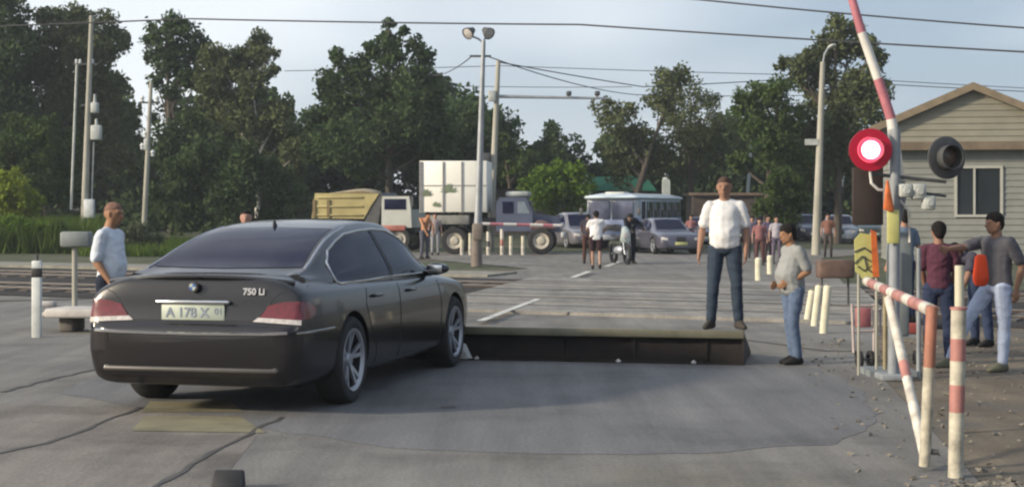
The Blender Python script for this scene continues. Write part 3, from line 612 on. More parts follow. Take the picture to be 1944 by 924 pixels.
        h.hull([((-.3, -.75, .28), (.05, .2, .07)), ((.3, -.75, .28), (.05, .2, .07))]); h.build('exhaust', mat('exhaust_steel', (.12, .11, .10), .5, .3, 8, metal=.5), t)
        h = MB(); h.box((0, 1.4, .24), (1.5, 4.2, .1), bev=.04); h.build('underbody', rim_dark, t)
        h = MB()
        for s in (-1, 1): h.box((s * .36, 1.62, 1.0), (.5, .14, .62), (R(-12), 0, 0), bev=.06); h.hull([((s * .36, 1.6, 1.33), (.12, .05, .09)), ((s * .36, 1.62, 1.28), (.12, .05, .09))])
    else:
        p = MB(); yf = pj.hit(0, .45, 'front', 0).y + .014; p.box((0, yf, .45), (.53, .012, .125), bev=.006); p.build('number_plate', plate or plate_m, t)
        h = MB(); h.box((0, 1.4, .24), (1.5, 4.2, .1), bev=.04); h.build('underbody', rim_dark, t)
    for y in (0, 3.13):
        for s in (-1, 1): make_wheel(t, (s * .83, y, .36), s, fine=hero)
    return t
def car_paint(name, c, coat=1., rough=.35, metal=.3): return mat(name, c, rough, .08, 1.2, coat=coat, metal=metal)
def lbl(t, d):
    for k, v in d.items():
        for ch in t.children:
            if ch.name.split('.')[0] == k: ch['label'] = v
            
hero = make_car('black sedan with tinted rear window seen from behind, driving past the raised steel road barrier', car_paint('black_paint', (.009, .008, .010), coat=.32, rough=.25, metal=.0), (-2.27, 13.55, 0), .236, 1.02, name='black_sedan', hero=True, tall=1.035)
hero['category'] = 'sedan'
# ------------------------------------------------------------------ house
siding = mat('siding_upper', (.22, .21, .165), .7, .12, 1.5); siding2 = mat('siding_lower', (.205, .212, .195), .7, .12, 1.5)
def lap_wall(b, x0, x1, z0, z1, y, step=.2, clip=None, holes=()):
    z = z0
    while z < z1 - 1e-4:
        zz = min(z + step, z1); spans = [(x0, x1)]
        if clip: a, c = clip((z + zz) / 2); spans = [(max(x0, a), min(x1, c))]
        for (hx0, hx1, hz0, hz1) in holes:
            if zz > hz0 + .01 and z < hz1 - .01: spans = [s for a, c in spans for s in ((a, min(c, hx0)), (max(a, hx1), c)) if s[1] - s[0] > .02]
        for a, c in spans:
            a2, c2 = a, c
            if clip: (a, c), (a2, c2) = [(max(x0, q[0]), min(x1, q[1])) for q in (clip(z), clip(zz))]
            b.add([(a, y - .035, z), (c, y - .035, z), (c2, y - .005, zz), (a2, y - .005, zz), (a, y + .05, z), (c, y + .05, z), (c2, y + .05, zz), (a2, y + .05, zz)], [(0, 1, 2, 3), (0, 4, 5, 1), (3, 2, 6, 7), (0, 3, 7, 4), (1, 5, 6, 2), (4, 7, 6, 5)])
        z = zz
hs = thing('keeper_hut', 'crossing keeper hut with beige and pale green siding and a brown gable roof', 'hut', (14.5, 50, -.22), R(-9))
hw = 2.35; hb = MB(); hb.box((-.0, 2.6, 1.95), (2 * hw - .12, 5.0, 3.9)); holes = [(-.42, .92, 1.72, 3.18)]
hb2 = MB(); lap_wall(hb2, -hw, hw, 0, 3.9, 0, holes=holes); hb2.M = Matrix.Rotation(R(-90), 4, 'Z') @ Matrix.Identity(4); hb2.M = Matrix.Translation((-hw, 2.6, 0)) @ Matrix.Rotation(R(-90), 4, 'Z'); lap_wall(hb2, -2.6, 2.6, 0, 3.9, 0)
hb2.build('wall', siding2, hs, 0); hb.build('inner_wall', siding2, hs, 0)
gb_ = MB(); ov = .62; zr = 5.75; sl = .43
lap_wall(gb_, -hw - .5, hw + .5, 3.98, zr - .1, -.45, .2, clip=lambda z: (-max(.01, zr - .01 - z) / sl, max(.01, zr - .01 - z) / sl)); gb_.build('gable', siding, hs, 0)
rf = MB(); roofm = mat('roof_brown', (.16, .12, .09), .75, .25, 3, .3); 
for s in (-1, 1): rf.hullpts([Vector((s * x, y, zr - x * sl + dz)) for x in (0, hw + .75) for y in (-.7, 5.6) for dz in (0, .09)])
rf.build('roof', roofm, hs, 0)
fa = MB(); fam = mat('fascia_brown', (.19, .15, .10), .8, .2, 3)
for s in (-1, 1): fa.hullpts([Vector((s * x, y, zr - x * sl + dz)) for x in (0.0, hw + .78) for y in (-.75, -.702) for dz in (-.14, .10)])
fa.build('bargeboard', fam, hs, 0)
so = MB(); so.box((0, -.22, 3.94), (2 * hw + 1.2, .46, .07)); so.box((0, -.47, 3.88), (2 * hw + 1.25, .05, .26)); so.build('soffit', mat('soffit_brown', (.15, .115, .08), .8, .2, 3), hs, 0)
wf = MB(); wm = mat('window_white', (.38, .38, .34), .5, .08, 4)
for a, c in (((.25, 0, 1.68), (1.46, .1, .08)), ((.25, 0, 3.22), (1.46, .1, .08)), ((-.45, 0, 2.45), (.08, .1, 1.46)), ((.95, 0, 2.45), (.08, .1, 1.46)), ((.12, 0, 2.45), (.06, .08, 1.46))): wf.box((a[0], a[1] - .03, a[2]), c)
wi = wf.build('window', wm, hs, 0); wg = MB(); wg.box((.25, .0, 2.45), (1.32, .02, 1.46)); wg.build('pane', mat('window_dark', (.02, .025, .03), .1, .2, 2), wi, 0)
gu = MB(); gu.tube([(-hw - .72, -.7, 4.42), (-hw - .72, 5.5, 4.42)], .07, 8); gu.build('gutter', fam, hs)
for k in range(3): 
    st = MB(); st.box((-hw - .08, .02, 1.95), (.12, .12, 3.85)) if k == 0 else None
    if k == 0: st.build('corner_trim', wm, hs, 0)
# low brick wall / sheds glimpsed between the trees
bw = MB(); bw.box((0, 0, 1.3), (9, .3, 2.6)); bw.box((0, 0, 2.64), (9.2, .45, .09)); o = bw.build('boundary_wall', mat('brown_render', (.075, .058, .052), .9, .25, 1.5), smooth=0); o.location = (3.2, 90, .2)
tag(o, 'brownish boundary wall behind the bonneted truck', 'wall')
sh = thing('shed', 'low brown shed with flat roof behind the standing man', 'shed', (11.2, 82, .2)); b = MB(); b.box((0, 0, 1.1), (4, 3, 2.2)); b.build('wall', mat('brown_render', 0), sh, 0)
b = MB(); b.box((0, 0, 2.27), (4.3, 3.4, .14)); b.build('roof', roofm, sh, 0)

# ------------------------------------------------------------------ poles and wires
pc = mat('pole_concrete', (.34, .33, .28), .85, .22, 2.5, .25, stretch=(1, 1, .3)); pg = mat('pole_galvanised', (.30, .32, .34), .5, .2, 3, metal=.3); iron = mat('dark_iron', (.06, .062, .065), .6, .3, 6)
gl_in = mat('insulator_white', (.62, .64, .64), .4, .15, 6); boxg = mat('box_grey', (.42, .44, .42), .6, .2, 4)
def gz(p): return max(0, min(1.2, (p.y - 62) * .012)) * (1 if p.x < 12 else .3) - .03 if p.y > 62 else 0
def pole(name, label, cat, px0, px1, top, Y, r0, r1, m, group=None):
    b0 = W(px0, HY, Y); b0.z = gz(b0); p1 = W(px1, top, Y); t = thing(name, label, cat, b0, group=group); q = MB(); q.cyl((0, 0, 0), p1 - b0, r0, r1, 14); q.build('pole', m, t); return t, b0
def rel(b0, px, py, Y): return W(px, py, Y) - b0
YA = 46; A, a0 = pole('street_lamp', 'tall grey lamp post with two round lamps on top in the road centre', 'street lamp', 905, 918, 78, YA, .125, .06, pg)
q = MB(); q.tube([rel(a0, 918, 82, YA), rel(a0, 908, 74, YA), rel(a0, 898, 70, YA)], .03); q.build('arm', pg, A)
q = MB(); q.tube([rel(a0, 918, 82, YA), rel(a0, 920, 74, YA), rel(a0, 923, 70, YA)], .03); q.build('arm', pg, A)
for px, s in ((891, -1), (926, 1)):
    q = MB(); c = rel(a0, px, 62, YA); d = Vector((s * .5, -.55, -.45)).normalized(); q.lathe(c, d, [(-.2, .001), (-.19, .08), (-.08, .12), (.02, .17), (.1, .185)], 20); o = q.build('lamp_head', iron, A)
    q = MB(); q.lathe(c, d, [(.07, .17), (.1, .10), (.11, .001)], 20); q.build('lens', lamp_clear, o)
q = MB(); q.box(rel(a0, 912, 107, YA), (.62, .06, .06)); q.build('crossarm', iron, A)
q = MB(); q.box(rel(a0, 907, 440, YA) + Vector((0, 0, 0)), (.30, .30, .5), bev=.03); q.cyl((0, 0, 0), (0, 0, .75), .17, .15); q.build('base', mat('base_brown', (.17, .14, .12), .8, .2, 4), A)
YB = 62; B, b0 = pole('camera_mast', 'concrete mast with a long horizontal arm carrying traffic cameras', 'mast', 930, 946, 116, YB, .15, .09, pc)
q = MB(); q.cyl(rel(b0, 938, 183, YB), rel(b0, 1157, 187, YB), .075, .045, 10); ar = q.build('arm', pg, B)
for px in (1080, 1134):
    q = MB(); q.box(rel(b0, px, 182, YB) + Vector((0, 0, .09)), (.2, .34, .17), bev=.03); q.cyl(rel(b0, px, 186, YB), rel(b0, px, 180, YB), .03); q.build('traffic_camera', iron, ar)
q = MB(); q.box(rel(b0, 938, 183, YB) + Vector((-.08, -.16, 0)), (.3, .26, .42), bev=.02); q.build('junction_box', boxg, B)
q = MB(); q.box(rel(b0, 922, 303, YB) + Vector((0, -.2, 0)), (.36, .2, .5), bev=.02); q.build('control_box', iron, B)
YC = 66; C_, c0 = pole('power_pole', 'tall concrete power pole with grey transformer gear at the left', 'power pole', 158, 174, 30, YC, .16, .09, pc)
q = MB(); q.box(rel(c0, 160, 122, YC), (.95, .08, .08)); q.box(rel(c0, 165, 200, YC), (.5, .08, .08)); q.build('crossarm', iron, C_)
for px, py, w, h in ((180, 205, .3, .45), (183, 252, .44, .62)): q = MB(); q.box(rel(c0, px, py, YC), (w, .3, h), bev=.05); q.cyl(rel(c0, px, py - 26, YC), rel(c0, px, py - 8, YC), .05, .08); q.build('transformer', boxg, C_)
for px in (145, 152, 176): q = MB(); b_ = rel(c0, px, 122, YC); q.lathe(b_, (0, 0, 1), [(0, .03), (.06, .07), (.09, .04), (.14, .065), (.2, .03), (.22, .001)], 12); q.build('insulator', gl_in, C_)
q = MB(); q.tube([rel(c0, 146, 122, YC), rel(c0, 135, 398, YC), rel(c0, 150, 398, YC)], .055); q.build('conduit', boxg, C_)
q = MB(); q.cyl(rel(c0, 178, 270, YC), rel(c0, 174, 385, YC), .03); q.build('conduit', boxg, C_)
q = MB(); q.box(rel(c0, 172, 396, YC) + Vector((0, -.2, 0)), (.42, .25, .78), bev=.03); q.build('meter_box', mat('box_white', (.55, .58, .58), .6, .15, 4), C_)
YD = 70; D, d0 = pole('power_pole', 'slimmer leaning power pole with white insulators beside the ragged tree', 'power pole', 272, 287, 155, YD, .13, .08, pc)
q = MB(); q.box(rel(d0, 284, 195, YD), (.9, .08, .08)); q.build('crossarm', iron, D)
for px, py in ((270, 195), (298, 195), (276, 262), (270, 285), (290, 298)): q = MB(); q.lathe(rel(d0, px, py, YD), (0, 0, 1), [(0, .03), (.06, .1), (.12, .06), (.2, .11), (.3, .05), (.32, .001)], 12); q.build('insulator', gl_in, D)
q = MB(); q.box(rel(d0, 278, 275, YD), (.22, .2, .5), bev=.04); q.build('switch_box', boxg, D)
YE = 58; E_, e0 = pole('street_lamp', 'weathered concrete lamp pole with a curved arm beside the raised barrier', 'street lamp', 1549, 1562, 118, YE, .17, .09, pc)
q = MB(); q.tube([rel(e0, 1562, 125, YE), rel(e0, 1565, 104, YE), rel(e0, 1572, 92, YE), rel(e0, 1584, 86, YE)], .035); q.build('arm', pg, E_)
q = MB(); q.hull([(rel(e0, 1582, 86, YE), (.13, .1, .05)), (rel(e0, 1574, 90, YE), (.06, .06, .04))]); q.build('lamp_head', boxg, E_)
q = MB(); q.box(rel(e0, 1540, 270, YE) + Vector((0, -.1, 0)), (.5, .04, .22)); q.build('sign_panel', boxg, E_)
YF = 85; F_, f0 = pole('power_pole', 'pale thin distant pole leaning in front of the shorter leafy tree', 'power pole', 1413, 1433, 175, YF, .10, .07, mat('pale_pole', (.42, .47, .48), .8, .2, 2))
q = MB(); q.box(rel(f0, 1431, 185, YF), (1.0, .08, .08)); q.build('crossarm', iron, F_)
YG = 80; G_, g0 = pole('power_pole', 'pale leaning stay pole between the concrete lamp pole and the red signal', 'power pole', 1582, 1612, 255, YG, .10, .08, mat('pale_pole', 0))
q = MB(); q.box(rel(g0, 1606, 262, YG), (1.0, .3, .5), bev=.05); q.build('transformer', boxg, G_)
wirem = mat('wire_dark', (.03, .032, .036), .7, .1, 2)
def wire(label, pts, r, group='overhead wires'):
    P = []
    for i in range(len(pts) - 1):
        a, c = W(*pts[i]), W(*pts[i + 1]); n = 12; sag = (a - c).length * (.002 if len(pts) > 3 else .006)
        for k in range(n + (i == len(pts) - 2)): u = k / n; p = a.lerp(c, u); p.z -= sag * 4 * u * (1 - u); P.append(p)
    b = MB(); b.tube(P, r, 6); tag(b.build('overhead_wire', wirem), label, 'wire', group)
wire('long dark contact wire sagging across the whole sky above the lamp post', [(-420, 62, 50), (360, 36, 46), (1100, 47, 42), (2300, 118, 36)], .022)
wire('highest wire slanting out of the top edge to the right edge', [(1000, -32, 44), (1330, 0, 42), (2300, 76, 38)], .022)
wire('pair wire running from the camera mast to the right, upper one', [(946, 118, YB), (1220, 165, 70), (1500, 150, 80), (2300, 190, 85)], .022)
wire('pair wire running from the camera mast to the right, lower one', [(925, 107, YA), (1205, 180, 75), (1700, 175, 90)], .018)
wire('wire running from the lamp post crossarm to the left tree', [(896, 107, YA), (820, 143, 74)], .018)
wire('faint horizontal wire far behind the lamp post', [(540, 135, 98), (950, 125, 98), (1500, 142, 98), (2100, 175, 98)], .022)
wire('faint lower horizontal wire behind the camera mast arm', [(750, 160, 98), (1200, 165, 98)], .02)

# ------------------------------------------------------------------ raised steel road barrier
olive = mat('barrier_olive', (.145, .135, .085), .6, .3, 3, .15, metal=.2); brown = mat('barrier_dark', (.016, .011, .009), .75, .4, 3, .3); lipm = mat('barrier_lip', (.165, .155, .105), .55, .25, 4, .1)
pA, pB = Vector((-1.35, 17.42, 0)), Vector((2.44, 16.62, 0)); L_ = (pB - pA).length; ang = math.atan2(pB.y - pA.y, pB.x - pA.x)
br = thing('road_barrier', 'raised tilting steel road barrier plate with dark brown front across the lane', 'road barrier', pA, ang)
b = MB(); b.hullpts([Vector((x, y, z)) for x in (0, L_) for y, z in ((0, .355), (0, .335), (1.25, .035), (1.25, .015))]); b.build('plate', olive, br, 0)
b = MB(); b.box((L_ / 2, -.02, .32), (L_ + .01, .07, .085), bev=.008); b.build('lip', lipm, br)
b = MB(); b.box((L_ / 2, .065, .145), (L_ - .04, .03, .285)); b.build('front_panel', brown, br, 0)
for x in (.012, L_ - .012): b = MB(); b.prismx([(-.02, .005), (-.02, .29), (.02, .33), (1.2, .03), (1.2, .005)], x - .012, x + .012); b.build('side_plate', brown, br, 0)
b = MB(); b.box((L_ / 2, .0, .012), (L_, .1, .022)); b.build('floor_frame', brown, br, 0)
for x in (1.0, 2.55, 3.35): b = MB(); b.hull([((x, -.055, .02), (.03, .015, .018)), ((x, -.05, .035), .012)]); b.build('bolt', lamp_clear, br)
for x in np.linspace(.4, L_ - .4, 5): b = MB(); b.box((x, .04, .16), (.03, .03, .27)); b.build('rib', brown, br, 0)
b = MB(); pts = [Vector((random.uniform(-.06, .06), random.uniform(-.05, .05), random.uniform(0, .2))) for _ in range(14)] + [Vector((.09, 0, .01)), Vector((-.08, 0, .01))]; b.hullpts(pts)
o = b.build('plastic_bag', mat('bag_white', (.62, .62, .6), .5, .2, 20, .4), smooth=0); o.location = (-.52, 17.15, .01); tag(o, 'crumpled white plastic bag lying by the front wheel of the black car', 'bag')

# ------------------------------------------------------------------ level crossing signal with raised arm
red = mat('arm_red', (.42, .15, .18), .55, .25, 5); whi = mat('arm_white', (.62, .60, .56), .6, .15, 5); greyp = mat('signal_grey', (.23, .25, .27), .6, .25, 4); 
YS = 15.2; s0 = W(1700, HY, YS); s0.z = 0
S = thing('crossing_signal', 'grey signal mast with one lit round red light and one dark light', 'crossing signal', s0)
S_ = lambda px, py, dy=0.: W(px, py, YS) - s0 + Vector((0, dy, 0))
b = MB(); b.cyl((-.02, 0, 0), S_(1700, 245), .055, .05, 16); b.box((-.02, 0, .03), (.3, .3, .06), bev=.01); b.build('mast', greyp, S)
ca = MB(); ca.cyl(S_(1650, 330), S_(1796, 345), .018); ca.cyl(S_(1700, 360), S_(1796, 372), .014); ca.build('lamp_bracket', iron, S)
def round_light(px, py, d, lit):
    c = S_(px, py, -.05); r = .205
    b = MB(); b.lathe(c, d, [(-.14, .001), (-.13, .07), (-.02, .11), (.0, r), (.015, r), (.02, r - .012), (.018, .1)], 36); hd = b.build('light_housing', iron if not lit else mat('red_lit_housing', (.24, .008, .022), .5, .1, 5), S)  # lit lamp's red glow is put into the housing, hood and ring colours
    b = MB(); dd = Vector(d).normalized(); b.lathe(c, d, [(.015, .115), (.12, .12), (.12, .112), (.015, .108)], 28); b.build('hood', iron if not lit else mat('red_lit_housing', 0), hd)
    b = MB()
    if lit:
        b.lathe(c, d, [(.04, .085), (.052, .06), (.06, .001)], 28); b.build('lens', mat('lit_lens', (.9, .2, .2), .3, 0, 2, emit=((1, .60, .68), 4)), hd)
        b = MB(); b.lathe(c, d, [(.04, .085), (.035, .124)], 36); b.build('lens_rim', mat('lens_rim_glow', (.8, .1, .15), .4, .05, 3, emit=((1, .10, .18), 1.0)), hd)
        b = MB(); b.lathe(c, d, [(.0201, r - .004), (.0203, .122)], 36); b.build('glowing_ring', mat('red_glow', (.26, .003, .022), .4, .05, 3, emit=((1, .006, .05), .05)), hd)
    else: b.lathe(c, d, [(.02, .11), (.045, .07), (.055, .001)], 28); b.build('lens', mat('dark_lens', (.10, .07, .055), .25, .4, 9), hd)
round_light(1650, 285, (-.10, -1, 0), True); round_light(1793, 300, (.35, -1, .05), False)
b = MB(); b.tube([S_(1650, 325, -.04), S_(1652, 348, -.05), S_(1665, 360, -.05), S_(1684, 362, -.02)], .014); b.build('cable', whi, S)
for px, py, w, h in ((1716, 362, .13, .13), (1741, 364, .13, .15), (1760, 385, .12, .14)):
    b = MB(); b.box(S_(px, py, -.05), (w, .12, h), bev=.02); b.cyl(S_(px, py, -.11), S_(px, py, -.135), .035, .03, 14); b.build('relay_box', boxg, S)
b = MB(); b.box(S_(1655, 372, .18), (.30, .04, .56), bev=.01); b.build('backing_board', mat('board_dark', (.035, .024, .022), .8, .3, 3), S)
yelm = mat('reflective_yellow', (.52, .50, .18), .5, .15, 6); org = mat('orange_tape', (.55, .13, .03), .6, .3, 12)
b = MB(); b.box(S_(1692, 430, -.075), (.115, .015, .32), bev=.004); b.build('yellow_plate', yelm, S)
b = MB(); b.hull([(S_(1680, 345, -.1), .014), (S_(1686, 398, -.1), (.035, .02, .02)), (S_(1678, 395, -.1), (.03, .02, .02))]); b.build('orange_flag', org, S)
# mechanism with the raised arm
K0 = Vector((3.72, 15.55, 0)); Mx = thing('barrier_machine', 'grey blue barrier drive cabinet with striped arm raised out of the picture', 'barrier', K0)
K = lambda px, py, dy=0.: W(px, py, 15.55) - K0 + Vector((0, dy, 0))
cab = mat('cabinet_blue_grey', (.19, .215, .225), .6, .2, 3); b = MB(); b.box(K(1712, 500) + Vector((0, .1, 0)), (.19, .30, .62), bev=.02); cb = b.build('cabinet', cab, Mx); b = MB(); b.box(K(1712, 588) + Vector((0, .1, -.0)), (.15, .22, .52), bev=.02); b.build('pedestal', cab, Mx); b = MB(); b.box((0, .1, .03), (.46, .5, .06)); b.build('base_plate', cab, Mx)
for px in (1686, 1738): b = MB(); b.cyl(K(px, 470, -.12), K(px, 720, -.12), .022); b.build('leg', greyp, Mx)
b = MB(); b.hullpts([K(px, py, dy) for px, py in ((1686, 246), (1703, 240), (1720, 370), (1706, 440), (1694, 430)) for dy in (-.03, .03)]); b.build('arm_bracket', greyp, Mx, 0)
arm = thing('arm', None, None); arm_b = MB(); pts_ = [(1697, 262, 20), (1692, 226, 19), (1667, 150, 18), (1636, 62, 17), (1612, -20, 15), (1570, -150, 12), (1530, -270, 10)]
bpy.data.objects.remove(arm)
for i in range(len(pts_) - 1):
    arm_b.cur = (i + 1) % 2 if i else 1
    a_, c_ = K(*pts_[i][:2]), K(*pts_[i + 1][:2]); arm_b.cyl(a_, c_, pts_[i][2] / 193 / 2, pts_[i + 1][2] / 193 / 2, 12)
arm_b.build('arm', [red, whi], Mx)
b = MB(); b.tube([K(1706, 380, -.06), K(1722, 400, -.06), K(1724, 460, -.06)], .012); b.build('cable', whi, Mx)

# yellow and black plate with orange strips on a stand, left of the mast
C0 = W(1640, HY, 15.6); C0.z = 0; cs = thing('warning_board', 'pale yellow board with a black lattice pattern and orange strip on thin legs', 'board', C0)
K2 = lambda px, py, dy=0.: W(px, py, 15.6) - C0 + Vector((0, dy, 0))
b = MB(); b.hullpts([K2(px, py, dy) for px, py in ((1622, 455), (1634, 442), (1662, 447), (1662, 524), (1640, 532), (1624, 515)) for dy in (-.01, .01)]); b.build('panel', yelm, cs, 0)
for P in ([(1622, 478), (1640, 470), (1655, 480)], [(1622, 500), (1636, 486), (1660, 500), (1640, 514), (1628, 505)], [(1640, 486), (1646, 510), (1660, 520)]): b = MB(); b.tube([K2(*p, -.014) for p in P], .008); b.build('lattice_bar', iron, cs)
b = MB(); b.hullpts([K2(px, py, dy) for px, py in ((1652, 436), (1662, 440), (1668, 525), (1656, 525)) for dy in (-.035, -.02)]); b.build('orange_strip', org, cs, 0)
for px in (1630, 1664): b = MB(); b.cyl(K2(px, 520), (K2(px, 520).x, 0, 0), .014); b.build('leg', pc, cs)
for px in (1680, 1692): b = MB(); b.cyl(K2(px, 560), (K2(px, 560).x, 0, 0), .02); b.build('leg', mat('leg_ochre', (.26, .22, .13), .7, .3, 4), cs)

# ------------------------------------------------------------------ striped swing gate and its posts
rustw = mat('post_ochre_white', (.44, .41, .33), .65, .42, 7, .2); redr = mat('post_rusty_red', (.32, .14, .095), .65, .3, 4, .2); whp = mat('post_white', (.50, .47, .41), .6, .42, 7, .15); redp = mat('post_pink_red', (.36, .16, .14), .6, .3, 4, .15)
def striped(b, p0, p1, r, cuts, n=16):
    p0, p1 = Vector(p0), Vector(p1); cs_ = [0] + cuts + [1]
    for i in range(len(cs_) - 1): b.cur = i % 2; b.cyl(p0.lerp(p1, cs_[i]), p0.lerp(p1, cs_[i + 1]), r, r, n, cap=True)
GP = thing('swing_gate', 'triangular swing gate of red and white pipe with a diagonal brace', 'gate', (2.62, 9.78, 0))
g0_ = Vector((2.62, 9.78, 0)); gw = lambda v: Vector(v) - g0_
b = MB(); striped(b, gw((2.575, 9.86, .03)), gw((2.605, 9.80, 1.03)), .036, [.62]); b.build('hinge_post', [rustw, redr], GP)
b = MB(); striped(b, gw((2.615, 9.86, 1.0)), gw((3.12, 13.9, 1.0)), .040, [.08, .22, .31, .45, .54, .66, .76, .9]); b.build('top_bar', [whp, redp], GP)
b = MB(); striped(b, gw((2.60, 9.93, .06)), gw((2.79, 11.7, .965)), .034, [.46, .56]); b.build('diagonal_brace', [whp, redp], GP)
b = MB(); b.cyl(gw((2.575, 9.86, .12)), gw((2.66, 9.84, .12)), .018); b.build('hinge', iron, GP)
b = MB(); b.cyl(gw((2.60, 9.86, .9)), gw((2.68, 9.84, .9)), .018); b.build('hinge', iron, GP)
PP = thing('gate_post', 'thick red and white post standing nearest to the camera at the gate', 'post', (2.70, 9.62, 0)); b = MB(); striped(b, (0, 0, -.02), (.02, 0, 1.02), .046, [.40, .56, .70, .80 + .03]); b.M = Matrix.Identity(4); b.build('pipe', [rustw, redp], PP)
b = MB(); b.cyl((.02, 0, 1.02), (.02, 0, 1.035), .052); b.build('cap', redp, PP)
o = MB().cyl((0, 0, 0), (0, 0, 1.22), .034, n=14).build('thin_post', mat('post_cream', (.5, .47, .36), .7, .2, 4)); o.location = (3.27, 11.55, 0); tag(o, 'thin cream post rising just behind the thick gate post', 'post')

# leaning white bollards on the far side of the barrier plate
for i, (px, py, hh, ln, lab) in enumerate(((1532, 612, .46, .08, 'leftmost and farthest of the three leaning cream posts behind the man in the grey shirt'), (1546, 618, .56, .07, 'middle one of the three leaning cream posts behind the man in the grey shirt'), (1563, 632, .62, .06, 'rightmost and nearest of the three leaning cream posts by the barrier plate'))):
    p = G(px, py); o = MB().tube([(0, 0, -.02), (ln * .5, 0, hh * .5), (ln, 0, hh), (ln, 0, hh + .03)], [.055, .055, .055, .03], 14).build('leaning_post', mat('post_limewash', (.60, .57, .44), .8, .2, 4)); o.location = p; tag(o, lab, 'post', 'leaning cream posts')
for i, (px, py, hh, lab) in enumerate(((1440, 532, .5, 'short cream post in front of the far people right of the standing man'), (1462, 520, .45, 'shorter cream post farther back right of the standing man'))):
    p = G(px, py); o = MB().tube([(0, 0, -.02), (0, 0, hh), (0, 0, hh + .03)], [.08, .08, .05], 14).build('short_post', mat('post_limewash', 0)); o.location = p; tag(o, lab, 'post')
# reflective post at the left with a black band
p = G(70, 640); o = thing('marker_post', 'white roadside marker post with a black band at the left edge', 'post', p)
b = MB(); b.cur = 0; b.box((0, 0, .38), (.12, .07, .78), bev=.012); b.box((0, 0, .93), (.12, .07, .1), bev=.012); b.cur = 1; b.box((0, 0, .83), (.122, .072, .12), bev=.006); b.cur = 0; b.box((0, 0, .91), (.118, .068, .06)); b.build('post', [mat('marker_white', (.58, .60, .58), .7, .2, 4), black_pl], o)
b = MB(); b.cyl((0, 0, .97), (0, 0, 1.06), .018); b.build('tip', iron, o)
# white concrete slab on blocks beside it
p = G(150, 632); o = thing('concrete_block', 'pale concrete slab resting on small blocks beside the marker post', 'slab', p, R(-8))
b = MB(); b.box((.1, .3, .26), (1.15, .7, .12), bev=.03); b.box((-.45, .3, .24), (.2, .6, .06), bev=.02); b.build('slab', mat('slab_pale', (.42, .40, .38), .85, .2, 4, .3), o)
for x in (-.25, .5): b = MB(); b.box((x, .35, .1), (.22, .4, .2), bev=.03); b.build('block', mat('block_dark', (.12, .11, .10), .9, .3, 6, .3), o)
# trackside cabinet on a post
p = G(142, 582); o = thing('trackside_cabinet', 'grey trackside cabinet on a thin post left of the man in the light blue shirt', 'cabinet', p)
sc = CH / (582 - HY) ; b = MB(); b.box((.03, 0, (582 - 454) * sc), (.5, .25, .26), bev=.03); b.build('cabinet', mat('cab_grey', (.18, .20, .20), .6, .2, 4), o)
b = MB(); b.cyl((0, 0, 0), (0, 0, (582 - 470) * sc), .045); b.build('post', pc, o)
for dx in (-.5, .45): b = MB(); b.box((dx, .1, .04), (.3, .2, .1), bev=.03); b.build('stone_footing', mat('slab_pale', 0), o)
# hand cart
p = G(1640, 698); o = thing('hand_cart', 'small two wheeled hand cart with a red framed panel behind the gate', 'cart', p, R(10))
rp = mat('cart_pink_red', (.42, .14, .15), .6, .3, 10)
b = MB(); 
for a, c in (((-.11, 0, .16), (-.13, 0, .66)), ((.11, 0, .16), (.11, 0, .66)), ((-.13, 0, .64), (.11, 0, .64)), ((-.12, 0, .38), (.11, 0, .38)), ((.11, 0, .55), (.2, .05, .6)), ((.2, .05, .6), (.2, .05, .35)), ((.2, .05, .35), (.11, 0, .3))): b.cyl(a, c, .014)
b.build('frame', mat('cart_pale', (.45, .38, .36), .6, .25, 8), o)
b = MB(); b.box((-.01, -.005, .52), (.17, .03, .2), bev=.01); b.build('panel', rp, o)
for x in (-.05, .07): b = MB(); b.lathe((x, 0, .09), (1, 0, 0), [(-.015, .05), (-.015, .09), (.015, .09), (.015, .05), (-.015, .05)], 20); w_ = b.build('wheel', rubber, o); 
b = MB(); b.cyl((-.08, 0, .09), (.1, 0, .09), .012); b.cyl((-.08, 0, .09), (-.11, 0, .2), .012); b.cyl((.1, 0, .09), (.11, 0, .2), .012); b.build('axle', iron, o)
p = G(1718, 690); o = thing('hand_cart', 'second low cart with a red front, half hidden behind the diagonal brace', 'cart', p, R(-5))
b = MB(); b.box((0, 0, .3), (.3, .2, .03)); b.cyl((-.14, 0, .3), (-.14, 0, .02), .012); b.cyl((.14, 0, .3), (.14, 0, .02), .012); b.cyl((-.15, .1, .3), (-.15, .1, .5), .012); b.build('frame', greyp, o)
b = MB(); b.box((.03, -.08, .38), (.24, .03, .12), bev=.02); b.build('panel', mat('cart_red', (.30, .07, .06), .5, .2, 6), o)
for x in (-.1, .1): b = MB(); b.lathe((x, 0, .07), (1, 0, 0), [(-.012, .04), (-.012, .07), (.012, .07), (.012, .04)], 18); b.build('wheel', rubber, o)
# low brown bench-like guard behind the leaning posts
p = G(1585, 585); o = thing('guard_box', 'rusty brown low crate on legs behind the leaning cream posts', 'crate', p)
k_ = CH / 185; b = MB(); b.box((.0, 0, 75 * k_), (.58, .4, .3), bev=.03); b.build('crate', mat('crate_brown', (.11, .07, .055), .8, .35, 6), o)
for x in (-.22, .22): b = MB(); b.cyl((x, 0, 0), (x, 0, .52), .02); b.build('leg', iron, o)
# black chock close to the camera, stands in for an unidentified dark shape
o = MB().hull([((-.08, 0, .015), (.02, .05, .015)), ((.08, 0, .015), (.02, .05, .015)), ((-.07, .03, .09), (.02, .02, .012)), ((.07, .03, .09), (.02, .02, .012))]).build('black_wedge', black_pl); o.location = (-1.655, 9.22, .005); tag(o, 'small black chock on the concrete at the bottom edge', 'wedge')

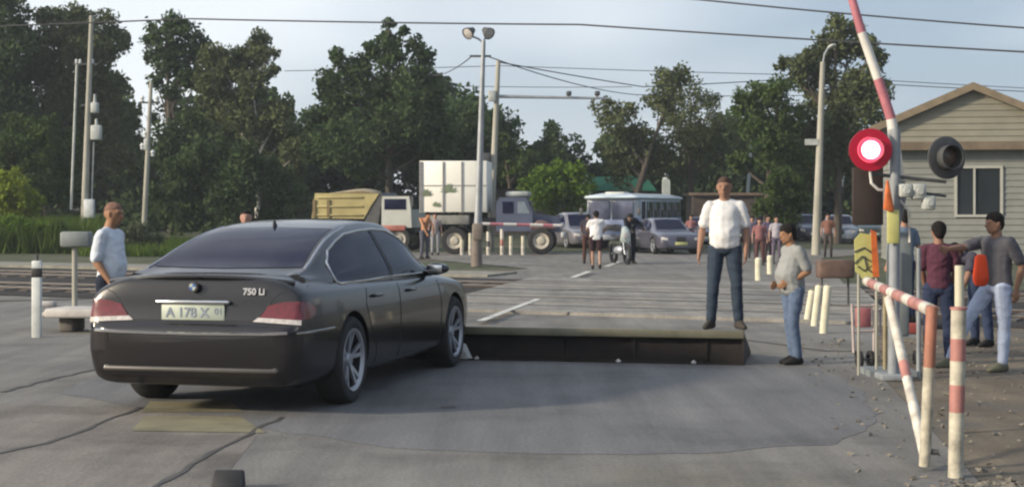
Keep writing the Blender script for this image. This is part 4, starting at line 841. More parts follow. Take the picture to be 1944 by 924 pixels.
# far side barrier arm and striped bollards
p = W(905, HY, 55); p.z = 0; o = thing('far_barrier', 'lowered red and white barrier arm on the far side of the crossing', 'barrier', p)
b = MB(); striped(b, (0.05, 0, 1.17), (2.95, .4, 1.10), .055, [.14, .30, .46, .62, .78, .9], 10); b.build('arm', [mat('arm_white', 0), mat('arm_red', 0)], o)
b = MB(); b.box((0, .1, .55), (.3, .35, 1.1), bev=.03); b.build('cabinet', boxg, o)
for i, (px, h_, st, lab) in enumerate(((877, .55, 0, 'thin cream far bollard left of the lamp post'), (893, .8, 0, 'tall cream far bollard directly left of the lamp post'), (927, .85, 1, 'white and dark banded far bollard just right of the lamp post'), (953, .95, 1, 'pink banded far bollard second right of the lamp post'), (970, .7, 2, 'white far bollard in front of the truck bonnet'), (993, .7, 2, 'last white far bollard beside the truck wheel'))):
    p = W(px, HY, 58); p.z = 0; b = MB(); striped(b, (0, 0, 0), (0, 0, h_), .07, [.35, .6] if st == 1 else [.5], 12); o = b.build('far_bollard', [mat('post_white', 0), redp if px == 953 else (iron if st == 1 else mat('post_cream', 0))]); o.location = p; tag(o, lab, 'bollard', 'far bollards')
# green canopy behind the bus with white posts
p = W(1185, HY, 88); p.z = .25; o = thing('green_canopy', 'green roofed canopy on white posts behind the bus', 'canopy', p)
gr_ = mat('canopy_green', (.03, .17, .12), .5, .2, 1.5); k_ = 88 / F
b = MB(); b.hullpts([Vector((x * k_, y, 1.62 - .25 + z * k_)) for x, z in ((-75, 38), (-66, 64), (40, 66), (62, 38)) for y in (0, 3)]); b.build('roof', gr_, o, 0)
for x in (-72, 78): b = MB(); b.box((x * k_, -.5, (1.37 + 60 * k_) / 2), (.42, .3, 1.37 + 60 * k_)); b.hull([((x * k_, -.5, 1.37 + 60 * k_), (.2, .15, .02)), ((x * k_, -.5, 1.37 + 72 * k_), (.04, .04, .02))]); b.build('post', mat('canopy_post', (.5, .56, .55), .6, .12, 4), o, 0)
# ------------------------------------------------------------------ far vehicles
def simple_wheel(parent, x, y, r, w=.3, side=-1, ax='y', rm=None):
    b = MB(); d = (0, side, 0) if ax == 'y' else (side, 0, 0); b.lathe((x, y, r), d, [(-w / 2, r * .6), (-w / 2, r - .04), (-w / 2 + .04, r), (w / 2 - .04, r), (w / 2, r - .04), (w / 2, r * .6)], 26); o = b.build('wheel', rubber, parent)
    b = MB(); b.lathe((x, y, r), d, [(w / 2 - .01, r * .62), (w / 2 - .02, r * .56), (w / 2 - .08, r * .35), (w / 2 - .03, r * .25), (w / 2 - .02, .001)], 20); b.build('rim', rm or mat('truck_rim', (.28, .27, .25), .7, .3, 6), o)
wht = mat('truck_white', (.40, .42, .40), .5, .12, 1.2, coat=.2); wbox = mat('box_cream', (.82, .80, .72), .5, .08, .8)
# yellow dump truck: length along local x, facing +x
p = W(670, HY, 64); p.z = .02; T = thing('dump_truck', 'yellow bodied dump truck loaded with sand, with a white cab', 'truck', p, R(-12))
k = 64 / F; X = lambda px: (px - 670) * k; Z = lambda py: CH - (py - HY) * k
ym = mat('dump_yellow', (.33, .28, .12), .6, .2, 1.6); 
b = MB(); b.prism([(X(606), Z(415)), (X(613), Z(368)), (X(738), Z(369)), (X(722), Z(392)), (X(708), Z(416))], -1.15, 1.15); bd = b.build('dump_body', ym, T, 0)
for z in (376, 393, 409): b = MB(); b.box((X(662), -1.18, Z(z)), (X(708) - X(618), .06, .07), bev=.02); b.build('side_rib', ym, bd)
for px in (612, 640): b = MB(); b.box((X(px), -1.18, Z(397)), (.12, .06, .7)); b.build('side_post', mat('dump_brown', (.15, .11, .05), .7, .3, 4), bd)
b = MB(); b.prism([(X(739), Z(367)), (X(744), Z(372)), (X(735), Z(428)), (X(708), Z(428)), (X(712), Z(400))], -1.1, 1.1); b.build('headboard', iron, bd, 0)
b = MB(); b.hull([((X(640), 0, Z(368)), (.3, .8, .02)), ((X(690), 0, Z(364)), (.7, .8, .08)), ((X(720), 0, Z(368)), (.1, .7, .03)), ((X(692), 0, Z(360)), (.25, .3, .02))]); b.build('sand_load', mat('sand', (.30, .25, .17), .95, .2, 5, .5), bd)
b = MB(); b.hullpts([Vector((X(x), y, Z(z))) for x, z in ((742, 374), (795, 374), (798, 395), (800, 432), (742, 432)) for y in (-1.1, 1.1)]); cb = b.build('cab', wht, T, 0)
b = MB(); b.box((X(765), -1.11, Z(389)), (.75, .02, .42), bev=.02); b.build('side_window', glass_m, cb); b = MB(); b.box((X(784), -1.11, Z(389)), (.22, .02, .42)); b.build('quarter_window', glass_m, cb)
b = MB(); b.box((X(797), 0, Z(386)), (.04, 1.8, .5), (0, R(-6), 0)); b.build('windscreen', glass_m, cb)
b = MB(); b.box((X(765), -1.13, Z(433)), (1.0, .06, .22), bev=.03); b.build('fuel_tank', mat('tank_red', (.30, .10, .08), .6, .3, 3), T)
b = MB(); b.box((X(700), 0, Z(436)), (X(800) - X(604), .9, .22)); b.build('chassis', iron, T, 0)
for px in (630, 660, 775): simple_wheel(T, X(px), -.95, .48); simple_wheel(T, X(px), .95, .48, side=1)
b = MB(); b.box((X(803), -1.2, Z(383)), (.06, .14, .4)); b.build('mirror', iron, T, 0)
# blue bonneted truck with white box
p = W(930, HY, 60); p.z = 0; T = thing('box_truck', 'blue bonneted truck with a tall white box body behind the lamp post', 'truck', p, R(-4))
k = 60 / F; X = lambda px: (px - 930) * k; Z = lambda py: CH - (py - HY) * k; bl_ = mat('truck_blue', (.07, .085, .14), .5, .15, 1.2, coat=.3)
b = MB(); b.box((X(866), 0, Z(355)), (X(930) - X(803), 2.3, Z(307) - Z(403)), bev=.03); bx = b.build('box_body', wbox, T)
for px in (848, 883, 917): b = MB(); b.box((X(px), -1.165, Z(355)), (.07, .03, 1.85)); b.build('seam', mat('seam_grey', (.2, .2, .21), .6), bx, 0)
b = MB(); b.box((X(866), -1.162, Z(353)), (2.5, .02, .03)); b.build('seam', mat('seam_grey', 0), bx, 0)
b = MB(); b.box((X(806), -1.162, Z(355)), (.12, .03, 1.86)); b.build('corner_trim', mat('seam_grey', 0), bx, 0)
lg = mat('leaf_print', (.16, .20, .12), .6, .3, 6)
for cx_, cy_, nl, s_ in ((815, 372, 6, .28), (858, 365, 8, .34), (835, 392, 5, .2)):
    for i in range(nl):
        a = math.pi * (i + .5) / nl + random.uniform(-.2, .2); b = MB(); c = Vector((X(cx_), -1.17, Z(cy_))); d = Vector((math.cos(a), 0, math.sin(a))); n = Vector((-d.z, 0, d.x)) * .05
        b.hullpts([c, c + d * s_ * .5 + n, c + d * s_ * .5 - n, c + d * s_, c + Vector((0, -.006, 0)), c + d * s_ + Vector((0, -.006, 0))]); b.build('printed_leaf', lg, bx, 0)
b = MB(); b.box((X(930), 0, Z(418)), (X(1050) - X(806), .9, .2)); b.build('chassis', iron, T, 0)
b = MB(); b.box((X(856), -1.0, Z(417)), (1.6, .2, .35), bev=.03); b.build('toolbox', mat('toolbox_grey', (.22, .22, .2), .7, .3, 3), T)
b = MB(); b.hullpts([Vector((X(x), y, Z(z))) for x, z in ((952, 375), (1002, 375), (1014, 405), (1014, 438), (946, 438), (946, 385)) for y in (-1.0, 1.0)]); cb = b.build('cab', bl_, T, 0)
b = MB(); b.prism([(X(958), Z(405)), (X(958), Z(383)), (X(978), Z(383)), (X(978), Z(405))], -1.02, -1.0); b.build('side_window', glass_m, cb, 0)
b = MB(); b.prism([(X(986), Z(405)), (X(986), Z(383)), (X(999), Z(383)), (X(1009), Z(405))], -1.02, -1.0); b.build('side_window', mat('pale_glass', (.18, .22, .26), .1, .2, 3), cb, 0)
b = MB(); b.box((X(1008), 0, Z(391)), (.03, 1.7, .42), (0, R(22), 0)); b.build('windscreen', glass_m, cb, 0)
b = MB(); b.hullpts([Vector((X(x), y, Z(z))) for x, z, w in ((1012, 405, 1), (1060, 411, .8), (1066, 440, .8), (1012, 440, 1)) for y in (-.75 * w, .75 * w)]); b.build('bonnet', bl_, T, 0)
for s in (-1, 1): b = MB(); b.hull([((X(1012), s * .9, Z(432)), (.12, .15, .06)), ((X(1030), s * .9, Z(420)), (.2, .15, .05)), ((X(1052), s * .9, Z(432)), (.12, .15, .06))]); b.build('mudguard', mat('guard_brown', (.16, .09, .09), .5, .3, 3), T)
b = MB(); b.box((X(1070), 0, Z(445)), (.12, 2.1, .2), bev=.03); b.build('bumper', mat('bumper_white', (.5, .5, .5), .5, .1, 3), T)
for s in (-.6, .6): b = MB(); b.lathe((X(1066), s, Z(428)), (1, 0, 0), [(0, .12), (.06, .1), (.08, .001)], 14); b.build('headlight', lamp_clear, T)
for px in (868, 1030): simple_wheel(T, X(px), -.95, .5, rm=mat('rim_pale', (.42, .39, .33), .7, .25, 6)); simple_wheel(T, X(px), .95, .5, side=1)
b = MB(); b.box((X(985), 0, Z(369)), (.9, 1.5, .22), bev=.08); b.build('roof_rack', mat('rack_grey', (.35, .37, .36), .6, .3, 3), T)
# bus: local -y is its front
k = 76 / F; p = W(1160, HY, 64); p.z = -.05; T = thing('bus', 'small old white and blue bus with a big split windscreen', 'bus', p, R(-23), None, .95)
bw_ = mat('bus_white', (.50, .56, .60), .5, .1, 1.5, coat=.3); bbl = mat('bus_blue', (.22, .27, .42), .5, .15, 1.5, coat=.3)
b = MB(); 
b.hull([((sx * 1.0, y, z), (.22, .22, .22)) for sx in (-1, 1) for y in (.2, 6.3) for z in (.7, 1.35)], 8); b.build('lower_body', bbl, T, 50)
b = MB(); b.hull([((sx * .97, y, z), (.2, .2, .14)) for sx in (-1, 1) for y in (.22, 6.3) for z in (1.4, 2.15)], 8); b.build('upper_body', bw_, T, 50)
b = MB(); b.hull([((sx * .98, y, 2.32), (.26, .3, .09)) for sx in (-1, 1) for y in (.1, 6.4)] + [((sx * .6, y, 2.42), (.2, .2, .09)) for sx in (-1, 1) for y in (.6, 6)], 10); b.build('roof', mat('bus_roof', (.60, .68, .72), .4, .08, 1.5, coat=.4), T, 60)
b = MB(); b.box((0, .8, 2.53), (.9, .6, .07), bev=.03); b.build('roof_hatch', mat('bus_hatch', (.6, .62, .58), .5), T)
for s in (-1, 1): b = MB(); b.box((s * .53, -.015, 1.78), (.98, .06, .82), (R(4), 0, 0), bev=.05); b.build('windscreen', mat('bus_glass', (.09, .10, .15), .08, .5, 1.2), T)
b = MB(); b.box((0, -.06, .62), (2.2, .14, .22), bev=.04); b.build('bumper', mat('bus_bumper', (.5, .5, .5), .4), T)
for s in (-1, 1): b = MB(); b.lathe((s * .8, -.02, 1.0), (0, -1, 0), [(0, .13), (.04, .12), (.06, .001)], 16); b.build('headlight', lamp_clear, T)
b = MB(); b.box((0, -.03, 1.05), (.9, .04, .25), bev=.02); b.build('grille', iron, T)
b = MB(); b.box((1.185, .75, 1.45), (.04, .7, 1.55), bev=.02); dr = b.build('door', bw_, T); b = MB(); b.box((1.21, .75, 1.78), (.02, .5, .75), bev=.03); b.build('door_window', glass_m, dr)
for y in (1.75, 2.75, 3.75, 4.75, 5.75): b = MB(); b.box((1.175, y, 1.80), (.03, .84, .72), bev=.05); b.build('side_window', mat('bus_side_glass', (.03, .045, .045), .1, .4, 1), T); b = MB(); b.box((-1.175, y, 1.80), (.03, .84, .72), bev=.05); b.build('side_window', mat('bus_side_glass', 0), T)
for y in (1.5, 5.0): simple_wheel(T, 1.0, y, .45, side=1, ax='x'); simple_wheel(T, -1.0, y, .45, side=-1, ax='x')
for s in (-1, 1): b = MB(); b.tube([(s * 1.05, 0, 2.1), (s * 1.3, -.15, 2.0), (s * 1.3, -.15, 1.8)], .02); b.box((s * 1.3, -.16, 1.72), (.16, .05, .3), bev=.02); b.build('mirror', iron, T)
# far cars (car faces its local +y; the builder turns it by -yaw)
def far_car(label, col, px, py, yaw, scale=1., tall=1.05, plate=None, name='parked_car'):
    g = G(px, py); d = Vector((math.sin(yaw), math.cos(yaw), 0)); c = g - d * 1.5 * scale
    return make_car(label, col, (c.x, c.y, 0), yaw, scale, 'cars queuing beyond the crossing', name, tall=tall, plate=plate)
yplate = mat('plate_yellow', (.52, .52, .22), .6, .1, 5)
far_car('grey violet sedan facing the camera beside the bus, yellow plate on its bumper', car_paint('paint_grey_violet', (.085, .085, .12)), 1258, 480, R(168), .90, 1.05, yplate)
far_car('silver car facing the camera, left of the bus behind the man in white', car_paint('paint_silver', (.17, .165, .19)), 1092, 471, R(165), .95, 1.3)
c3 = far_car('pale silver car with glinting windscreen behind the concrete lamp pole', car_paint('paint_pale', (.25, .27, .32)), 1592, 462, R(190), .95, 1.05)
c4 = far_car('dark car behind the far crowd right of the standing man', car_paint('paint_dark', (.09, .09, .13)), 1462, 462, R(195), .95, 1.15)
c5 = far_car('dull blue car half hidden left of the standing man legs', car_paint('paint_dull_blue', (.16, .18, .25)), 1335, 466, R(185), .9, 1.05)

c6 = far_car('dark blue car between the crowd and the concrete lamp pole', car_paint('paint_night_blue', (.04, .045, .08)), 1520, 458, R(172), .95, 1.1)
far_car('black car right behind the trouser legs of the man on the plate', car_paint('paint_coal', (.02, .02, .03)), 1398, 461, R(188), .95, 1.15)
far_car('dark maroon car between the bus front and the dark car', car_paint('paint_maroon', (.07, .025, .03)), 1345, 455, R(170), .95, 1.3)
far_car('dark green car at the right edge of the queue behind the backing board', car_paint('paint_green', (.03, .05, .045)), 1648, 458, R(185), .95, 1.15)
# motorcycle (faces its local -y)
def motorcycle(label, loc, rz):
    t = thing('motorcycle', label, 'motorcycle', loc, rz)
    for y in (-.7, .65):
        b = MB(); b.lathe((0, y, .31), (1, 0, 0), [(-.05, .24), (-.06, .28), (-.03, .31), (.03, .31), (.06, .28), (.05, .24), (-.05, .24)], 26); w = b.build('wheel', rubber, t)
        b = MB(); 
        for k_ in range(6): a = k_ * math.pi / 3; b.cyl((0, y, .31), (0, y + math.cos(a) * .25, .31 + math.sin(a) * .25), .012, n=6)
        b.cyl((-.06, y, .31), (.06, y, .31), .04); b.build('spokes', rim_m, w)
    b = MB(); b.cyl((-.08, -.7, .31), (-.08, -.42, .95), .022); b.cyl((.08, -.7, .31), (.08, -.42, .95), .022); b.build('fork', chrome, t)
    b = MB(); b.hull([((0, -.35, .82), (.13, .1, .1)), ((0, .1, .8), (.11, .1, .09))]); b.build('tank', black_pl, t)
    b = MB(); b.hull([((0, .15, .76), (.12, .1, .05)), ((0, .7, .86), (.09, .1, .04))]); b.build('seat', black_pl, t)
    b = MB(); b.hull([((0, -.1, .42), (.17, .2, .15)), ((0, .2, .42), (.15, .1, .12))]); b.build('engine', rim_m, t)
    b = MB(); b.tube([(-.36, -.3, 1.02), (-.2, -.42, 1.0), (.2, -.42, 1.0), (.36, -.3, 1.02)], .016); b.build('handlebar', iron, t)
    b = MB(); b.hull([((0, -.55, .92), (.15, .08, .14)), ((0, -.5, .72), (.17, .12, .1)), ((0, -.45, 1.1), (.1, .04, .05))]); b.build('fairing', mat('fairing_pale', (.5, .56, .52), .35, .3, 8, coat=.5), t)
    b = MB(); b.lathe((0, -.62, .88), (0, -1, 0), [(0, .09), (.03, .08), (.04, .001)], 18); b.build('headlight', lamp_clear, t)
    for s in (-1, 1): b = MB(); b.cyl((s * .2, -.38, 1.0), (s * .27, -.36, 1.16), .008); b.hull([((s * .28, -.37, 1.18), (.06, .015, .035)), ((s * .27, -.36, 1.17), .02)]); b.build('mirror', iron, t)
    b = MB(); b.cyl((.14, .1, .3), (.16, .75, .36), .035, .045); b.build('exhaust', chrome, t)
    return t
g = G(1180, 502); motorcycle('pale faired motorcycle with its black dressed rider in front of the bus', (g.x, g.y + .6, 0), R(14))
# ------------------------------------------------------------------ people
skin = {}
def skin_m(n, c):
    return mat('skin_' + n, c, .6, .08, 6, spec=.35)
def cloth(n, c, v=.15): return mat('cloth_' + n, c, .9, v, 3, .35, spec=.2, bscale=14)
eye_m = mat('eye_dark', (.02, .015, .012), .3, .1, 3); lip_m = mat('lips', (.28, .12, .10), .6, .1, 3)
BASE = dict(head=(0, -.01, 1.60), neck=(0, .01, 1.46), chest=(0, 0, 1.30), belly=(0, -.01, 1.08), pelvis=(0, 0, .94),
            shL=(.175, 0, 1.385), elL=(.25, .03, 1.12), wrL=(.27, -.04, .88), shR=(-.175, 0, 1.385), elR=(-.25, .03, 1.12), wrR=(-.27, -.04, .88),
            hipL=(.095, 0, .92), knL=(.11, -.02, .50), anL=(.12, .03, .09), hipR=(-.095, 0, .92), knR=(-.11, -.02, .50), anR=(-.12, .03, .09), toe=(0, -1, 0), toeL=None, toeR=None, face=(0, -1, 0), handL=None, handR=None)
def person(label, loc, rz, scale, pose=None, sk=(.30, .17, .11), shirt=('white', (.62, .62, .62)), trousers=('denim', (.06, .08, .12)), shoes=('black', (.02, .02, .02)), hair=('black', (.012, .01, .01)), hair_amt=1., belly=.0, near=True, shorts=False, sleeve=.62, bare=False, group=None, collar=None, width=1., vox=None, shirt_len=.0):
    J = {k: (Vector(v) if v is not None else None) for k, v in BASE.items()}
    for k_, v in (pose or {}).items(): J[k_] = Vector(v) if v is not None else None
    t = thing('person', label, 'person', loc, rz, group, scale); v = vox or (.0085 if near else .02)
    f = J['face'].normalized(); side = Vector((-f.y, f.x, 0)).normalized() if abs(f.x) + abs(f.y) > .1 else Vector((1, 0, 0)); h = J['head']; up = side.cross(f) * -1
    if up.z < 0: up = -up
    b = MB(); SM = skin_m(label[:3] + '%.2f' % sk[0], sk); w_ = width
    def pt(a, c, e): return h + side * a + f * c + up * e
    # head
    b.hull([(pt(0, -.012, .035), (.078, .078, .078)) if 0 else (pt(0, -.015, .035), .080), (pt(0, .03, .02), .066), (pt(0, .045, -.055), .042), (pt(0, .055, -.085), .026), (pt(.03, .01, -.05), .042), (pt(-.03, .01, -.05), .042), (pt(0, -.03, .01), .074)], 14)
    b.hull([(pt(0, .088, .015), .010), (pt(0, .112, -.018), .013), (pt(0, .085, -.024), .016)], 8)
    for s in (-1, 1): b.hull([(pt(s * .078, -.005, .012), .018), (pt(s * .080, -.002, -.018), .012)], 8)
    for s in (-1, 1): b.hull([(pt(s * .045, .072, .038), .014), (pt(s * .012, .085, .035), .012)], 8)
    b.hull([(pt(0, .085, -.052), .016), (pt(.018, .078, -.052), .012), (pt(-.018, .078, -.052), .012)], 8)
    b.hull([(h + Vector((0, .01, -.06)) - f * .01, .052), (J['neck'], .058), (J['neck'] + (J['chest'] - J['neck']) * .3, .07)], 12)
    sd_ = (J['shL'] - J['shR']).normalized()
    def tor(c, rx, ry, rz_): 
        pts = []; fw = Vector((0, 0, 1)).cross(sd_); fw.normalize()
        for i in range(1, 7):
            th = math.pi * (i - .5) / 6
            for j in range(14): ph = 2 * math.pi * j / 14; pts.append(c + sd_ * rx * math.sin(th) * math.cos(ph) + fw * ry * math.sin(th) * math.sin(ph) + Vector((0, 0, rz_ * math.cos(th))))
        return pts
    def torso(b, e=0., z_ext=0.):
        sh_mid = (J['shL'] + J['shR']) / 2
        b.hullpts(tor(sh_mid + Vector((0, 0, -.02)), .165 * w_ + e, .085 + e, .06 + e) + tor(J['chest'], .155 * w_ + e, .115 + e, .08) + [p for p in tor(J['neck'] + Vector((0, 0, -.03)), .07 + e, .06 + e, .03)])
        b.hullpts(tor(J['chest'], .155 * w_ + e, .115 + e, .08) + tor(J['belly'], (.145 + belly * .4) * w_ + e, .108 + belly + e, .07))
        b.hullpts(tor(J['belly'], (.145 + belly * .4) * w_ + e, .108 + belly + e, .07) + tor(J['pelvis'] + Vector((0, 0, .0 - z_ext)), .155 * w_ + e, .105 + belly * .5 + e, .06))
    torso(b)
    def yoke(b, r):
        for S_ in 'LR': b.hull([(J['neck'] + Vector((0, 0, -.045)), .052 + r), (J['sh' + S_] + (J['neck'] - J['sh' + S_]) * .15, .036 + r)], 10)
    yoke(b, 0)
    def limb(b, a, c, r0, r1, n=10, mids=()): b.hull([(a, r0)] + [(a.lerp(c, u), r) for u, r in ()] + [(c, r1)], n)
    for S_ in 'LR':
        sh, el, wr = J['sh' + S_], J['el' + S_], J['wr' + S_]
        b.hull([(sh, .044), (sh.lerp(el, .35), .046)], 10); b.hull([(sh.lerp(el, .35), .048), (el, .040)], 10); b.hull([(el, .041), (el.lerp(wr, .3), .042)], 10); b.hull([(el.lerp(wr, .3), .042), (wr, .028)], 10)
        # hand: palm, four unequal bent fingers, thumb from the side of the palm
        d = (J['hand' + S_] or (wr - el)).normalized(); sg = 1 if S_ == 'L' else -1
        inn = Vector((-sg, 0, 0)); inn = (inn - d * inn.dot(d)); inn = inn.normalized() if inn.length > .1 else d.orthogonal(); fr = d.cross(inn); fr = fr if fr.dot(Vector((0, -1, 0))) > 0 else -fr
        pal = wr + d * .085; b.hull([(wr + d * .01, .026), (pal + fr * .028, (.017, .017, .017)), (pal - fr * .028, .016)], 8)
        for q_, ln in ((.030, .070), (.010, .080), (-.010, .074), (-.029, .058)):
            r0 = pal + fr * q_ - d * .005; m_ = r0 + d * ln * .5 + inn * .006; e_ = m_ + (d * .8 + inn * .6).normalized() * ln * .5
            b.hull([(r0, .0095), (m_, .009)], 6); b.hull([(m_, .009), (e_, .0075)], 6)
        th0 = wr + d * .03 + fr * .026; th1 = th0 + (d * .7 + fr * .7).normalized() * .04; th2 = th1 + (d + fr * .1 + inn * .3).normalized() * .032; b.hull([(th0, .014), (th1, .011)], 6); b.hull([(th1, .011), (th2, .009)], 6)
        hp, kn, an = J['hip' + S_], J['kn' + S_], J['an' + S_]
        b.hull([(hp + Vector((0, 0, -.02)), .088), (hp.lerp(kn, .5), .072)], 12); b.hull([(hp.lerp(kn, .5), .072), (kn, .052)], 12); b.hull([(kn, .052), (kn.lerp(an, .3), .055)], 10); b.hull([(kn.lerp(an, .3), .055), (an, .034)], 10)
        td = (J['toe' + S_] or J['toe']).normalized(); b.hull([(an + Vector((0, 0, -.045)), .03), (an + td * .14 + Vector((0, 0, -.06)), .025)], 8)
    body = remesh(b, 'body', SM, t, v, 3 if near else 1)
    # face details
    if near:
        for s in (-1, 1): e = MB(); e.hull([(pt(s * .032, .083, .012), (.012, .008, .006)), (pt(s * .030, .085, .012), .006)], 8); e.build('eye', eye_m, t)
        e = MB(); e.hull([(pt(.020, .092, -.056), .004), (pt(-.020, .092, -.056), .004), (pt(0, .099, -.056), .006)], 8); e.build('mouth', lip_m, t)
    if hair_amt > 0:
        e = MB(); k_ = -.001 + .016 * hair_amt
        e.hull([(pt(0, -.018, .045), .081 + k_), (pt(0, .022, .060), .060 + k_), (pt(0, -.045, -.0), .060 + k_), (pt(0, -.05, -.035 * hair_amt), .045 + k_)], 12)
        remesh(e, 'hair', cloth('hair_' + hair[0], hair[1], .3), t, v, 2)
    # clothes
    if not bare:
        e = MB(); torso(e, .020, shirt_len); yoke(e, .014)
        for S_ in 'LR':
            sh, el = J['sh' + S_], J['el' + S_]; wr = J['wr' + S_]; en = sh.lerp(el, min(sleeve, 1.)); e.hull([(sh + (J['neck'] - sh) * .04 + Vector((0, 0, -.006)), .067), (sh.lerp(el, .22), .064)], 12)
            r = .064 if sleeve < 1 else .054; e.hull([(sh.lerp(el, .22), .064), (en, r)], 12)
            if sleeve > 1: e.hull([(el, .054), (wr, .04)], 10)
        remesh(e, 'shirt', cloth(*shirt), t, v, 9, .009)
        if collar: e = MB(); n_ = J['neck'] + Vector((0, 0, -.03)); e.tube([n_ + Vector((math.cos(a) * .072, math.sin(a) * .065, -.012 * math.sin(-a))) for a in np.linspace(0, 2 * math.pi, 17)[:-1]], .014, 6, True); e.build('collar', cloth(*collar), t)
    e = MB(); e.hullpts(tor(J['pelvis'] + Vector((0, 0, .045)), .148 * w_ + .012, .104 + belly * .6 + .012, .04) + tor((J['hipL'] + J['hipR']) / 2 + Vector((0, 0, -.03)), .165 * w_, .118, .06))
    for S_ in 'LR':
        hp, kn, an = J['hip' + S_], J['kn' + S_], J['an' + S_]
        if shorts: e.hull([(hp + Vector((0, 0, -.02)), .102), (hp.lerp(kn, .75), .088)], 12)
        else: e.hull([(hp + Vector((0, 0, -.02)), .100), (hp.lerp(kn, .5), .086)], 12); e.hull([(hp.lerp(kn, .5), .086), (kn, .068)], 12); e.hull([(kn, .068), (kn.lerp(an, .4), .066)], 12); e.hull([(kn.lerp(an, .4), .066), (an.lerp(kn, .06), .056)], 12)
    remesh(e, 'trousers' if not shorts else 'shorts', cloth(*trousers), t, v, 6, .008)
    for S_ in 'LR':
        an = J['an' + S_]; td = (J['toe' + S_] or J['toe']).normalized(); e = MB(); g_ = an + Vector((0, 0, -.05))
        e.hull([(g_ - td * .035, (.042, .042, .038)), (g_ + td * .05 + Vector((0, 0, -.0)), (.046, .046, .038)), (g_ + td * .165 + Vector((0, 0, -.012)), (.036, .036, .026)), (an + Vector((0, 0, .0)) - td * .01, .044)], 12); e.build('shoe', cloth('shoe_' + shoes[0], shoes[1]), t, 60)
    return t
# the man standing on the raised plate
p = W(1376, HY, 16.88); p.z = .357
person('man in a white t-shirt and dark jeans standing on the raised steel plate', p, R(-8), .945, dict(elL=(.245, .03, 1.12), wrL=(.235, -.05, .87), elR=(-.255, .03, 1.12), wrR=(-.285, -.04, .87), knL=(.13, -.03, .5), anL=(.155, .03, .09), knR=(-.13, -.03, .5), anR=(-.155, .03, .09), head=(-.005, -.02, 1.60), toeL=(.4, -1, 0), toeR=(-.4, -1, 0), face=(-.1, -1, -.05)),
       sk=(.27, .15, .10), shirt=('white', (.66, .66, .66)), trousers=('dark_denim', (.035, .05, .075)), shoes=('dark', (.05, .045, .04)), hair=('thin', (.07, .045, .035)), hair_amt=.2, belly=.03, width=1.0, sleeve=.72)
# the man in the grey polo seen from the side, facing left
p = G(1505, 691)
person('man in a grey polo shirt and blue jeans facing left beside the raised plate', p, R(-72), .865, dict(head=(0, -.07, 1.585), neck=(0, -.02, 1.45), elL=(.21, .10, 1.14), wrL=(.12, -.11, 1.0), handL=(-.3, -1, -.4), elR=(-.2, .08, 1.13), wrR=(-.12, -.14, .98), handR=(.3, -1, -.4), belly=(0, -.05, 1.08), face=(0, -1, -.12), knL=(.08, -.04, .5), anL=(.07, .03, .09), knR=(-.08, -.0, .5), anR=(-.07, .05, .09)),
       sk=(.30, .16, .09), shirt=('grey', (.27, .28, .28)), trousers=('blue_denim', (.10, .14, .22)), shoes=('black', (.02, .02, .02)), hair_amt=1., belly=.05, width=1.05, sleeve=.8, collar=('pinkish', (.30, .14, .15)), shirt_len=.05)
# the man at the left
p = Vector((-4.12, 16.2, 0))
person('man in a light blue shirt with shaved head standing left of the black sedan', p, R(74), .99, dict(elL=(.20, .05, 1.12), wrL=(.18, -.08, .92), elR=(-.20, .05, 1.12), wrR=(-.2, -.10, .93), head=(0, -.04, 1.60), face=(0, -1, -.1), belly=(0, -.03, 1.08)),
       sk=(.30, .15, .11), shirt=('light_blue', (.58, .63, .70)), trousers=('navy', (.02, .025, .045)), hair=('stubble', (.20, .115, .085)), hair_amt=.15, belly=.02, width=.9, sleeve=.85, shirt_len=.09)
# man with the outstretched arm
p = G(1893, 704)
person('man in a dark grey t-shirt and pale jeans stretching his arm to the left', p, R(-70), .93, dict(head=(.02, -.05, 1.60), neck=(0, 0, 1.46), shL=(.18, .04, 1.40), elL=(.22, .16, 1.14), wrL=(.2, .1, .90), shR=(-.18, -.06, 1.40), elR=(-.16, -.33, 1.34), wrR=(-.08, -.56, 1.33), handR=(0, -1, 0), handL=(0, 0, -1), knR=(-.12, -.30, .56), anR=(-.12, -.52, .13), hipR=(-.09, -.03, .92), knL=(.10, .02, .50), anL=(.09, .0, .09), face=(-.1, -1, -.05)),
       sk=(.27, .14, .10), shirt=('charcoal', (.085, .085, .10)), trousers=('pale_denim', (.36, .42, .56)), shoes=('grey_green', (.14, .14, .10)), hair_amt=.8, width=1.08, sleeve=.75)
b = MB(); b.hull([((0, 0, 0), (.06, .04, .03)), ((0, 0, -.2), (.085, .07, .04)), ((0, 0, -.26), (.07, .05, .03))], 12); bag = remesh(b, 'shoulder_bag', cloth('orange_red', (.62, .07, .025), .25), None, .01, 2)
bag.location = W(1862, 488, 15.62); tag(bag, 'orange red bag hanging in front of the man in the dark grey t-shirt', 'bag')
# boy in front of him seen from behind
p = G(1782, 690)
person('boy in a maroon top and navy trousers under the outstretched arm', p, R(165), .87, dict(elL=(.2, -.03, 1.13), wrL=(.16, -.12, .95), elR=(-.2, -.03, 1.13), wrR=(-.16, -.12, .95), face=(.25, -1, -.15)),
       sk=(.25, .13, .09), shirt=('maroon', (.085, .03, .05)), trousers=('navy_b', (.025, .035, .075)), hair_amt=1., width=.85, sleeve=.8)
